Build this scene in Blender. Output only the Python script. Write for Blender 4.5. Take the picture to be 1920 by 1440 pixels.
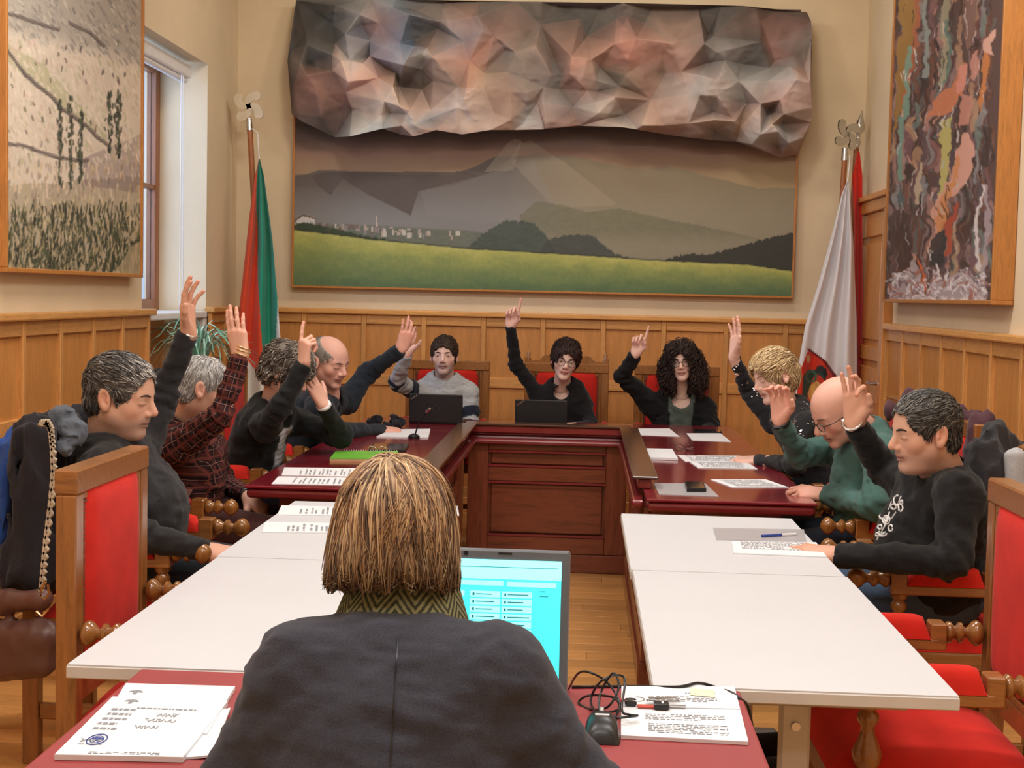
import bpy, bmesh, math, random
import numpy as np
from mathutils import Vector, Matrix, noise as mnoise
from mathutils.bvhtree import BVHTree
from mathutils.geometry import delaunay_2d_cdt
for o in list(bpy.data.objects): bpy.data.objects.remove(o, do_unlink=True)
SC = bpy.context.scene
COL = SC.collection
random.seed(7); RNG = np.random.default_rng(7)

# ------------------------------------------------------------------ camera
F, YAW, PITCH, ROLL, CAMH = 2620.0, .0502, .0641, .0224, 1.496
cam_d = bpy.data.cameras.new('camera'); cam = bpy.data.objects.new('camera', cam_d); COL.objects.link(cam)
cam_d.sensor_fit = 'HORIZONTAL'; cam_d.sensor_width = 36; cam_d.lens = F/1920*36
cam_d.clip_start = .05; cam_d.clip_end = 100
CM = Matrix.Rotation(YAW, 4, 'Z') @ Matrix.Rotation(math.pi/2-PITCH, 4, 'X') @ Matrix.Rotation(ROLL, 4, 'Z')
cam.matrix_world = Matrix.Translation((0, 0, CAMH)) @ CM
SC.camera = cam
CR = np.array(CM.to_3x3()); CC = np.array([0, 0, CAMH])
def at(x, y, X=None, Y=None, Z=None):
    """point on the ray through photo pixel (x, y) where it meets the plane X=, Y= or Z="""
    d = CR @ np.array([(x-960)/F, -(y-720)/F, -1.0])
    i, v = (0, X) if X is not None else (1, Y) if Y is not None else (2, Z)
    return CC + d*((v-CC[i])/d[i])
def proj(P):
    q = (np.asarray(P, float)-CC) @ CR
    return np.stack([960+F*q[..., 0]/-q[..., 2], 720-F*q[..., 1]/-q[..., 2]], -1)

# ------------------------------------------------------------------ light
XL, XR, YB, YF, ZC = -2.40, 1.845, 9.54, -1.6, 3.9
ZR = 1.337            # underside of the wainscot cap
vs = SC.view_settings; vs.view_transform = 'Standard'; vs.look = 'None'; vs.gamma = 1; vs.use_curve_mapping = False
vs.exposure = 0.10
SC.display_settings.display_device = 'sRGB'
W = bpy.data.worlds.new('world'); SC.world = W; W.use_nodes = True
wn = W.node_tree.nodes; wn['Background'].inputs[0].default_value = (.62, .75, 1, 1); wn['Background'].inputs[1].default_value = 1.0
def area(name, loc, target, sx, sy, power, color, spread=180):
    d = bpy.data.lights.new(name, 'AREA'); d.shape = 'RECTANGLE'; d.size = sx; d.size_y = sy; d.energy = power; d.color = color
    d.spread = math.radians(spread)
    o = bpy.data.objects.new(name, d); COL.objects.link(o); o.location = loc
    o.rotation_euler = (Vector(target)-Vector(loc)).to_track_quat('-Z', 'Y').to_euler(); return o
WARM = (1.0, .90, .78); NEUT = (1.0, .98, .965)
for i, (x, y, p) in enumerate([(-1.15, 2.2, 37), (.9, 2.2, 37), (-1.2, 5.2, 42), (.9, 5.2, 42), (-.25, .2, 38)]):
    area('ceiling_panel_light', (x, y, ZC-.12), (x, y+.02, 0), 1.2, .35, p, NEUT)
for x in (-1.25, -.2, .85):
    area('picture_light', (x, 7.75, ZC-.15), (x, YB, 1.7), .35, .2, 9, WARM)
area('window_daylight', (XL-.62, 8.1, 2.2), (XL+.6, 8.35, 1.9), 1.1, 1.5, 20, (.55, .71, 1))

# ------------------------------------------------------------------ materials
def srgb(r, g, b):
    return tuple((c/255/12.92 if c/255 <= .04045 else ((c/255+.055)/1.055)**2.4) for c in (r, g, b))
class NT:
    def __init__(s, name):
        s.m = bpy.data.materials.new(name); s.m.use_nodes = True; s.t = s.m.node_tree; s.n = s.t.nodes
        s.b = s.n['Principled BSDF']
    def new(s, kind, **kw):
        n = s.n.new(kind)
        for k, v in kw.items():
            if hasattr(n, k): setattr(n, k, v)
            else: n.inputs[k.replace('_', ' ')].default_value = v
        return n
    def link(s, a, b): s.t.links.new(a, b)
    def out(s, n, k=0): return n.outputs[k]
    def ramp(s, fac, stops):
        r = s.n.new('ShaderNodeValToRGB'); e = r.color_ramp.elements
        while len(e) < len(stops): e.new(.5)
        for q, (p, c) in zip(e, stops): q.position = p; q.color = (*c, 1)
        s.link(fac, r.inputs[0]); return r.outputs[0]
    def coords(s, scale=(1, 1, 1), kind='Object', rot=(0, 0, 0)):
        tc = s.n.new('ShaderNodeTexCoord'); mp = s.n.new('ShaderNodeMapping'); mp.inputs['Scale'].default_value = scale
        mp.inputs['Rotation'].default_value = rot
        s.link(tc.outputs[kind], mp.inputs[0]); return mp.outputs[0]
    def noise(s, vec, scale=5, detail=3, rough=.5, dist=0):
        n = s.n.new('ShaderNodeTexNoise'); n.inputs['Scale'].default_value = scale; n.inputs['Detail'].default_value = detail
        n.inputs['Roughness'].default_value = rough; n.inputs['Distortion'].default_value = dist
        s.link(vec, n.inputs['Vector']); return n.outputs['Fac']
    def bump(s, h, strength=.2, dist=.002):
        b = s.n.new('ShaderNodeBump'); b.inputs['Strength'].default_value = strength; b.inputs['Distance'].default_value = dist
        s.link(h, b.inputs['Height']); s.link(b.outputs[0], s.b.inputs['Normal'])
    def mix(s, a, b, fac, mode='MIX'):
        n = s.n.new('ShaderNodeMix'); n.data_type = 'RGBA'; n.blend_type = mode
        if isinstance(fac, (int, float)): n.inputs[0].default_value = fac
        else: s.link(fac, n.inputs[0])
        for q, k in ((a, 6), (b, 7)):
            if isinstance(q, tuple): n.inputs[k].default_value = (*q, 1)
            else: s.link(q, n.inputs[k])
        return n.outputs[2]
def mat(name, c, rough=.6, var=.06, scale=14, bump=0, bscale=60, bdist=.002, metal=0, sheen=0, spec=.5, coat=0, kind='Object', stretch=(1, 1, 1)):
    t = NT(name); v = t.coords(stretch, kind)
    n = t.noise(v, scale, 4)
    lo = tuple(max(0, x*(1-var*2)) for x in c); hi = tuple(min(1, x*(1+var*1.6)) for x in c)
    t.link(t.ramp(n, [(.3, lo), (.7, hi)]), t.b.inputs['Base Color'])
    t.b.inputs['Roughness'].default_value = rough; t.b.inputs['Metallic'].default_value = metal
    t.b.inputs['Specular IOR Level'].default_value = spec; t.b.inputs['Sheen Weight'].default_value = sheen
    t.b.inputs['Coat Weight'].default_value = coat; t.b.inputs['Coat Roughness'].default_value = .08
    if bump: t.bump(t.noise(t.coords((1, 1, 1), kind), bscale, 3), bump, bdist)
    return t.m
def wood(name, c, axis='Z', dark=.62, rough=.38, gscale=9, coat=.15, rnd=.12):
    t = NT(name); st = {'X': (1, 9, 9), 'Y': (9, 1, 9), 'Z': (9, 9, 1)}[axis]
    v = t.coords(st)
    n1 = t.noise(v, gscale, 5, .6, .6); n2 = t.noise(v, gscale*6, 3, .6)
    base = t.ramp(n1, [(.25, tuple(x*dark for x in c)), (.5, c), (.8, tuple(min(1, x*1.18) for x in c))])
    fine = t.ramp(n2, [(.35, (.86, .86, .86)), (.6, (1, 1, 1))])
    col = t.mix(base, fine, .7, 'MULTIPLY')
    oi = t.n.new('ShaderNodeObjectInfo'); hs = t.n.new('ShaderNodeHueSaturation')
    mr = t.n.new('ShaderNodeMapRange'); mr.inputs[3].default_value = 1-rnd; mr.inputs[4].default_value = 1+rnd
    t.link(oi.outputs['Random'], mr.inputs[0]); t.link(mr.outputs[0], hs.inputs['Value']); t.link(col, hs.inputs['Color'])
    t.link(hs.outputs[0], t.b.inputs['Base Color']); t.b.inputs['Roughness'].default_value = rough
    t.b.inputs['Coat Weight'].default_value = coat; t.b.inputs['Coat Roughness'].default_value = .15
    t.bump(n2, .08, .001); return t.m
def vmat(name, rough=.7, bump=.0, bscale=80, bdist=.002, sheen=0, spec=.4, sss=0, var=0, coat=0):
    """colour comes from the mesh's own 'col' attribute (paint, skin tones, dyed cloth)"""
    t = NT(name); a = t.n.new('ShaderNodeAttribute'); a.attribute_name = 'col'
    c = a.outputs['Color']
    if var:
        n = t.noise(t.coords(), 380, 3); c = t.mix(c, t.ramp(n, [(.3, (1-var,)*3), (.7, (1+var*.5,)*3)]), 1, 'MULTIPLY')
    t.link(c, t.b.inputs['Base Color']); t.b.inputs['Roughness'].default_value = rough
    t.b.inputs['Specular IOR Level'].default_value = spec; t.b.inputs['Sheen Weight'].default_value = sheen
    t.b.inputs['Coat Weight'].default_value = coat
    if sss:
        t.b.inputs['Subsurface Weight'].default_value = sss; t.b.inputs['Subsurface Radius'].default_value = (.012, .005, .003)
        t.b.inputs['Subsurface Scale'].default_value = .6
    if bump: t.bump(t.noise(t.coords(), bscale, 3), bump, bdist)
    return t.m
def emit(name, c, s=1.0):
    t = NT(name); t.b.inputs['Base Color'].default_value = (*c, 1); t.b.inputs['Emission Color'].default_value = (*c, 1)
    t.b.inputs['Emission Strength'].default_value = s; t.b.inputs['Roughness'].default_value = .3; return t.m
def glassmat(name, tint=(.9, .95, 1), mixf=.12, rough=.02):
    t = NT(name); tr = t.n.new('ShaderNodeBsdfTransparent'); tr.inputs[0].default_value = (*tint, 1)
    gl = t.n.new('ShaderNodeBsdfGlossy'); gl.inputs['Roughness'].default_value = rough
    mx = t.n.new('ShaderNodeMixShader'); mx.inputs[0].default_value = mixf
    t.link(tr.outputs[0], mx.inputs[1]); t.link(gl.outputs[0], mx.inputs[2]); t.link(mx.outputs[0], t.n['Material Output'].inputs[0]); return t.m

# ------------------------------------------------------------------ mesh helpers
class MB:
    def __init__(s): s.v = []; s.f = []; s.c = []
    def add(s, vs, fs, c=None):
        o = len(s.v); s.v += [tuple(p) for p in vs]; s.f += [tuple(i+o for i in f) for f in fs]
        if c is not None: s.c += [c]*len(vs)
        return s
    def box(s, c, d, bev=0, rot=None, seg=1, col=None):
        bm = bmesh.new(); bmesh.ops.create_cube(bm, size=1)
        for v in bm.verts: v.co = Vector((v.co.x*d[0], v.co.y*d[1], v.co.z*d[2]))
        if bev: bmesh.ops.bevel(bm, geom=bm.edges[:], offset=min(bev, min(d)*.45), segments=seg, affect='EDGES', profile=.5)
        M = (rot.to_4x4() if rot is not None else Matrix())
        M = Matrix.Translation(c) @ M
        bm.verts.index_update()
        s.add([M @ v.co for v in bm.verts], [[v.index for v in f.verts] for f in bm.faces], col); bm.free(); return s
    def b2(s, lo, hi, bev=0, seg=1, col=None):
        return s.box([(a+b)/2 for a, b in zip(lo, hi)], [abs(b-a) for a, b in zip(lo, hi)], bev, None, seg, col)
    def lathe(s, prof, p0, p1, n=12, col=None):
        """profile [(t, r)] with t measured 0..1 from p0 to p1"""
        p0 = Vector(p0); p1 = Vector(p1); d = p1-p0; q = d.normalized().to_track_quat('Z', 'Y')
        u = q @ Vector((1, 0, 0)); w = q @ Vector((0, 1, 0)); vs = []; fs = []
        for t, r in prof:
            for k in range(n):
                a = 2*math.pi*k/n; vs.append(p0+d*t+(u*math.cos(a)+w*math.sin(a))*max(r, 1e-4))
        for i in range(len(prof)-1):
            for k in range(n): fs.append((i*n+k, i*n+(k+1) % n, (i+1)*n+(k+1) % n, (i+1)*n+k))
        fs.append(tuple(range(n))[::-1]); fs.append(tuple(range((len(prof)-1)*n, len(prof)*n)))
        return s.add(vs, fs, col)
    def cyl(s, p0, p1, r, r2=None, n=12, col=None): return s.lathe([(0, r), (1, r if r2 is None else r2)], p0, p1, n, col)
    def tube(s, pts, r, n=6, col=None):
        pts = [Vector(p) for p in pts]; rs = r if isinstance(r, (list, tuple)) else [r]*len(pts)
        vs = []; fs = []; ref = Vector((0, 0, 1))
        for i, p in enumerate(pts):
            t = (pts[min(i+1, len(pts)-1)]-pts[max(i-1, 0)])
            if t.length < 1e-9: t = Vector((0, 0, 1))
            t.normalize()
            if abs(t.dot(ref)) > .95: ref = Vector((1, 0, 0)) if abs(t.x) < .9 else Vector((0, 1, 0))
            u = t.cross(ref).normalized(); w = t.cross(u).normalized(); ref = w.cross(t) if False else ref
            for k in range(n):
                a = 2*math.pi*k/n; vs.append(p+(u*math.cos(a)+w*math.sin(a))*rs[i])
        for i in range(len(pts)-1):
            for k in range(n): fs.append((i*n+k, (i+1)*n+k, (i+1)*n+(k+1) % n, i*n+(k+1) % n))
        fs.append(tuple(range(n))); fs.append(tuple(range((len(pts)-1)*n, len(pts)*n))[::-1])
        return s.add(vs, fs, col)
    def extrude(s, poly, o, u, v, w, col=None):
        """2-D outline in axes u, v from origin o, pushed along vector w"""
        o, u, v, w = map(Vector, (o, u, v, w)); n = len(poly)
        a = [o+u*x+v*y for x, y in poly]; b = [p+w for p in a]
        fs = [tuple(range(n))[::-1], tuple(range(n, 2*n))]+[(i, (i+1) % n, n+(i+1) % n, n+i) for i in range(n)]
        return s.add(a+b, fs, col)
    def quad(s, a, b, c, d, col=None): return s.add([a, b, c, d], [(0, 1, 2, 3)], col)
    def sphere(s, c, r, nu=12, nv=8, col=None):
        r = (r, r, r) if isinstance(r, (int, float)) else r; vs = []; fs = []
        for i in range(nv+1):
            th = math.pi*i/nv
            for k in range(nu):
                a = 2*math.pi*k/nu; vs.append((c[0]+r[0]*math.sin(th)*math.cos(a), c[1]+r[1]*math.sin(th)*math.sin(a), c[2]+r[2]*math.cos(th)))
        for i in range(nv):
            for k in range(nu): fs.append((i*nu+k, (i+1)*nu+k, (i+1)*nu+(k+1) % nu, i*nu+(k+1) % nu))
        return s.add(vs, fs, col)
    def mesh(s, name, smooth=None):
        me = bpy.data.meshes.new(name); me.from_pydata(s.v, [], s.f); me.update()
        bm = bmesh.new(); bm.from_mesh(me); bmesh.ops.recalc_face_normals(bm, faces=bm.faces[:]); bm.to_mesh(me); bm.free()
        if s.c and len(s.c) == len(s.v):
            at_ = me.color_attributes.new('col', 'FLOAT_COLOR', 'POINT')
            at_.data.foreach_set('color', np.array([(*c, 1) for c in s.c], np.float32).ravel())
        if smooth is not None:
            me.polygons.foreach_set('use_smooth', [True]*len(me.polygons)); me.set_sharp_from_angle(angle=math.radians(smooth))
        return me
    def build(s, name, m, parent=None, smooth=None):
        me = s.mesh(name, smooth); return link(name, me, m, parent)
def link(name, me, m, parent=None):
    o = bpy.data.objects.new(name, me); COL.objects.link(o)
    if m is not None and not me.materials: me.materials.append(m)
    if parent is not None: o.parent = parent
    return o
def npmesh(name, V, Q, col=None, smooth=True):
    """fast mesh from numpy vertices and quads (or triangles)"""
    me = bpy.data.meshes.new(name); k = Q.shape[1]
    me.vertices.add(len(V)); me.vertices.foreach_set('co', np.ascontiguousarray(V, np.float32).ravel())
    me.loops.add(Q.size); me.loops.foreach_set('vertex_index', np.ascontiguousarray(Q, np.int32).ravel())
    me.polygons.add(len(Q)); me.polygons.foreach_set('loop_start', np.arange(0, Q.size, k, dtype=np.int32))
    me.polygons.foreach_set('use_smooth', np.full(len(Q), bool(smooth)))
    me.update(calc_edges=True); me.validate()
    if col is not None:
        c = np.ones((len(V), 4), np.float32); c[:, :3] = col
        a = me.color_attributes.new('col', 'FLOAT_COLOR', 'POINT'); a.data.foreach_set('color', c.ravel())
    return me
def gridmesh(name, P, col=None, smooth=True):
    """P: (n, m, 3) array of points"""
    n, m = P.shape[:2]; idx = np.arange(n*m).reshape(n, m)
    Q = np.stack([idx[:-1, :-1], idx[1:, :-1], idx[1:, 1:], idx[:-1, 1:]], -1).reshape(-1, 4)
    return npmesh(name, P.reshape(-1, 3), Q, None if col is None else col.reshape(-1, 3), smooth)
def tag(o, label, cat, group=None):
    o['label'] = label; o['category'] = cat
    if group: o['group'] = group
    return o
def thing(name, label, cat, loc=(0, 0, 0), rotz=0, group=None):
    o = bpy.data.objects.new(name, None); COL.objects.link(o); o.location = loc; o.rotation_euler = (0, 0, rotz); o.empty_display_size = .1
    return tag(o, label, cat, group)
def struct(o): o['kind'] = 'structure'; return o
def copytree(o, parent=None):
    c = o.copy(); COL.objects.link(c)
    if parent is not None: c.parent = parent
    for ch in o.children: copytree(ch, c)
    return c
V3 = lambda *a: np.array(a, float)
def unit(v): v = np.asarray(v, float); return v/np.linalg.norm(v)
def lerp(a, b, t): return a+(b-a)*t
def smooth01(t): t = np.clip(t, 0, 1); return t*t*(3-2*t)
# value noise (numpy)
_LAT = RNG.random((32, 32, 32)).astype(np.float32)
def vnoise(P, freq, seed=0):
    q = np.asarray(P, np.float32)*freq+seed*7.31; i = np.floor(q).astype(np.int32); f = q-i; f = f*f*(3-2*f); i &= 31; j = (i+1) & 31
    L = _LAT; x0, y0, z0 = i[..., 0], i[..., 1], i[..., 2]; x1, y1, z1 = j[..., 0], j[..., 1], j[..., 2]; fx, fy, fz = f[..., 0], f[..., 1], f[..., 2]
    a = L[x0, y0, z0]*(1-fx)+L[x1, y0, z0]*fx; b = L[x0, y1, z0]*(1-fx)+L[x1, y1, z0]*fx
    c = L[x0, y0, z1]*(1-fx)+L[x1, y0, z1]*fx; d = L[x0, y1, z1]*(1-fx)+L[x1, y1, z1]*fx
    return ((a*(1-fy)+b*fy)*(1-fz)+(c*(1-fy)+d*fy)*fz)*2-1
def fbm(P, freq, seed=0, oct=3):
    s = 0; a = 1; t = 0
    for k in range(oct): s = s+a*vnoise(P, freq*2**k, seed+k*3.7); t += a; a *= .5
    return s/t
# ================================================================== the room
M_plaster = mat('plaster', srgb(226, 208, 176), .85, .025, 3, .12, 220, .001)
M_ceil = mat('ceiling_paint', srgb(238, 232, 220), .9, .02, 4)
M_oakz = wood('oak_upright', srgb(212, 153, 88), 'Z', .72); M_oakx = wood('oak_along_x', srgb(212, 153, 88), 'X', .72); M_oaky = wood('oak_along_y', srgb(212, 153, 88), 'Y', .72)
M_panel = wood('oak_panel', srgb(204, 140, 74), 'Z', .84, .45, 5, .1, .07)
M_capx = wood('cap_x', srgb(218, 160, 92), 'X', .75, .3); M_capy = wood('cap_y', srgb(218, 160, 92), 'Y', .75, .3)
M_floor = wood('parquet', srgb(214, 154, 88), 'X', .78, .3, 7, .3, .17)
M_white = mat('white_paint', srgb(232, 232, 232), .5, .02)
M_doorw = wood('door_wood', srgb(206, 142, 78), 'Z', .7, .35, 7, .2, .05)
M_glass = glassmat('window_glass'); M_steel = mat('steel', (.6, .6, .6), .3, .02, metal=1)

fl = struct(MB().b2((XL-.4, YF, -.12), (XR+.2, YB+.1, -.016)).build('floor', M_floor))
PW = .13; rr = random.Random(3); far = MB(); r = 0; y = 4.0
plank_src = {}
def plank_row(y, stuff=None):
    x = XL-rr.random()*.6
    while x < XR:
        L = rr.choice([.62, .74, .86]); x0 = max(x, XL); x1 = min(x+L, XR)
        if x1-x0 > .05:
            if stuff is not None: stuff.b2((x0+.0008, y+.0008, -.016), (x1-.0008, y+PW-.0008, rr.random()*.0006))
            else:
                k = round(x1-x0, 3)
                if k not in plank_src: plank_src[k] = MB().box((0, 0, 0), (k-.0016, PW-.0016, .016), .0012).mesh('plank')
                o = link('plank', plank_src[k], M_floor, fl); o.location = ((x0+x1)/2, y+PW/2, -.008+rr.random()*.0006)
        x += L
while y < 7.5: plank_row(y); y += PW
while y < YB: plank_row(y, far); y += PW
y = 4.0-PW
while y > YF: plank_row(y, far); y -= PW
ff = far.build('plank_field', M_floor, fl); ff['kind'] = 'stuff'

struct(MB().b2((XL-.5, YF-.2, ZC), (XR+.3, YB+.3, ZC+.15)).build('ceiling', M_ceil))
WY0, WY1, WZ0, WZ1 = 7.49, 8.78, 1.345, 2.895
wall_b = struct(MB().b2((XL-.5, YB, 0), (XR+.3, YB+.2, ZC)).build('wall_back', M_plaster))
wl = MB().b2((XL-.4, YF, 0), (XL, WY0, ZC)).b2((XL-.4, WY1, 0), (XL, YB, ZC)).b2((XL-.4, WY0, WZ1), (XL, WY1, ZC)).b2((XL-.4, WY0, 0), (XL-.3, WY1, WZ0-.05))
wall_l = struct(wl.build('wall_left', M_plaster))
wall_r = struct(MB().b2((XR, YF, 0), (XR+.2, YB, ZC)).build('wall_right', M_plaster))
struct(MB().b2((XL-.5, YF-.2, 0), (XR+.3, YF, ZC)).build('wall_front', M_plaster))

def wainscot(wall, axis, pos, sgn, stiles, zt=ZR, end0=None, end1=None, mid=.89):
    """stiles: sorted coordinates along the wall; pos: wall plane; sgn: +1 if the room lies towards + of the wall's normal axis"""
    def bx(name, a0, a1, z0, z1, d0, d1, m, bev=.003):
        n0, n1 = sorted((pos+sgn*d0, pos+sgn*d1))
        lo, hi = ((a0, n0, z0), (a1, n1, z1)) if axis == 'X' else ((n0, a0, z0), (n1, a1, z1))
        c = [(p+q)/2 for p, q in zip(lo, hi)]; d = [q-p for p, q in zip(lo, hi)]
        key = tuple(round(v, 3) for v in d)+(m.name,)
        if key not in wainscot.cache: wainscot.cache[key] = MB().box((0, 0, 0), d, bev).mesh(name)
        o = link(name, wainscot.cache[key], m, wall); o.location = c; return o
    mm = M_oakx if axis == 'X' else M_oaky
    sw = .017
    for a in stiles: bx('stile', a-sw, a+sw, .1, zt, .016, .042, M_oakz)
    for a, b in zip(stiles[:-1], stiles[1:]):
        bx('panel', a+.012, b-.012, .14, mid-.03, .004, .022, M_panel, .004)
        bx('panel', a+.012, b-.012, mid+.03, zt-.06, .004, .022, M_panel, .004)
        bx('rail', a+sw, b-sw, mid-.035, mid+.035, .016, .038, mm)
        bx('frieze', a+sw, b-sw, zt-.065, zt, .016, .038, mm)
        bx('skirting_rail', a+sw, b-sw, .1, .17, .016, .038, mm)
    a, b = stiles[0]-sw, stiles[-1]+sw
    bx('plinth', a, b, 0, .1, .0, .05, mm, .006)
wainscot.cache = {}
sx = [(x-1091)*9.48/F for x in (450, 562, 676, 790, 903, 1015, 1128, 1241, 1357, 1467, 1580)]; sx = [XL+.02]+sx[1:]+[XR-.02]
wainscot(wall_b, 'X', YB, -1, sx)
wainscot(wall_l, 'Y', XL, 1, [WY0+.005-.425*k for k in range(11)][::-1])
wainscot(wall_l, 'Y', XL, 1, [WY1+.005, WY1+.37, YB-.06])
wainscot(wall_l, 'Y', XL-.3, 1, [WY0+.02, 8.13, WY1-.03], WZ0-.04)
wainscot(wall_r, 'Y', XR, -1, [8.47-.435*k for k in range(14)][::-1])
def cap(name, lo, hi, m): return struct(MB().b2(lo, hi, .008, 2).build(name, m))
cap('trim_1', (XL, YB-.065, ZR), (XR, YB, ZR+.036), M_capx)
cap('trim_2', (XL, YF, ZR), (XL+.065, WY0+.07, ZR+.036), M_capy)
cap('trim_3', (XL, WY1-.03, ZR), (XL+.065, YB-.066, ZR+.036), M_capy)
cap('trim_4', (XR-.065, YF, ZR), (XR, 8.46, ZR+.036), M_capy)
# window: sill, jamb post, timber frame, panes, blind
cap('trim_5', (XL-.3, WY0+.072, WZ0-.04), (XL+.02, WY1-.032, WZ0), M_white)
struct(MB().b2((XL-.05, WY1-.075, 0), (XL+.01, WY1-.005, WZ0-.042), .006).build('trim_6', M_white))
win = bpy.data.objects.new('window_1', None); COL.objects.link(win); struct(win)
wx = XL-.335
fr = MB()
for (y0, y1, z0, z1) in ((WY0, WY0+.075, WZ0, WZ1), (WY1-.075, WY1, WZ0, WZ1), (WY0+.075, WY1-.075, WZ0, WZ0+.07), (WY0+.075, WY1-.075, WZ1-.07, WZ1), (8.10, 8.17, WZ0+.07, WZ1-.07)):
    fr.b2((wx-.03, y0, z0), (wx+.035, y1, z1), .006)
fr.build('window_frame', wood('window_oak', srgb(150, 92, 52), 'Z'), win)
for (y0, y1) in ((WY0+.075, 8.10), (8.17, WY1-.075)):
    for z0, z1 in ((WZ0+.07, 2.1), (2.13, WZ1-.07)):
        MB().b2((wx-.004, y0, z0), (wx+.004, y1, z1)).build('pane', M_glass, win)
    MB().b2((wx-.02, y0, 2.1), (wx+.025, y1, 2.13), .004).build('glazing_bar', bpy.data.materials['window_oak'], win)
bl = thing('roller_blind', 'rolled-up white blind at the top of the window recess', 'blind', (XL-.1, 8.1, 2.82))
MB().b2((-.045, -.57, -.035), (.03, .565, .045), .012, 2).build('cassette', M_white, bl)
MB().cyl((-.01, -.55, -.045), (-.01, .55, -.045), .022).build('roll', M_white, bl, 40)
cd = [(.05, .28, -.05), (.05, .28, -1.2), (.048, .28, -1.55), (.05, .30, -1.62), (.052, .32, -1.55), (.055, .32, -1.2), (.052, .315, -.05)]
MB().tube(cd, .004, 5).build('pull_cord', M_white, bl, 60)
# door in the right wall
dr = bpy.data.objects.new('door_1', None); COL.objects.link(dr); struct(dr)
DY0, DY1, DZ = 8.56, 9.46, 2.06
def rb(name, y0, y1, z0, z1, d0, d1, m=M_doorw, bev=.005): return MB().b2((XR-d1, y0, z0), (XR-d0, y1, z1), bev).build(name, m, dr)
rb('door_frame', DY0-.085, DY0, 0, DZ+.08, 0, .06); rb('door_frame', DY1, YB-.07, 0, DZ+.08, 0, .06); rb('door_head', DY0-.085, YB-.07, DZ, DZ+.075, .0, .065)
rb('door_cornice', DY0-.1, YB-.07, DZ+.075, DZ+.11, 0, .085)
rb('door_leaf', DY0, DY1, 0, DZ, 0, .022)
for y0, y1 in ((DY0, DY0+.11), (DY1-.11, DY1)): rb('door_stile', y0, y1, .0, DZ, .022, .04)
for z0, z1 in ((0, .18), (.74, .83), (1.13, 1.22), (DZ-.15, DZ)): rb('door_rail', DY0+.11, DY1-.11, z0, z1, .022, .04)
for z0, z1 in ((.22, .70), (.87, 1.09), (1.26, DZ-.19)): rb('door_panel', DY0+.15, DY1-.15, z0, z1, .022, .034, bev=.011)
h = MB().cyl((XR-.04, DY0+.06, 1.0), (XR-.09, DY0+.06, 1.0), .011).cyl((XR-.085, DY0+.06, 1.0), (XR-.085, DY0+.17, 1.0), .009); h.build('handle', M_steel, dr, 40)
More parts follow.
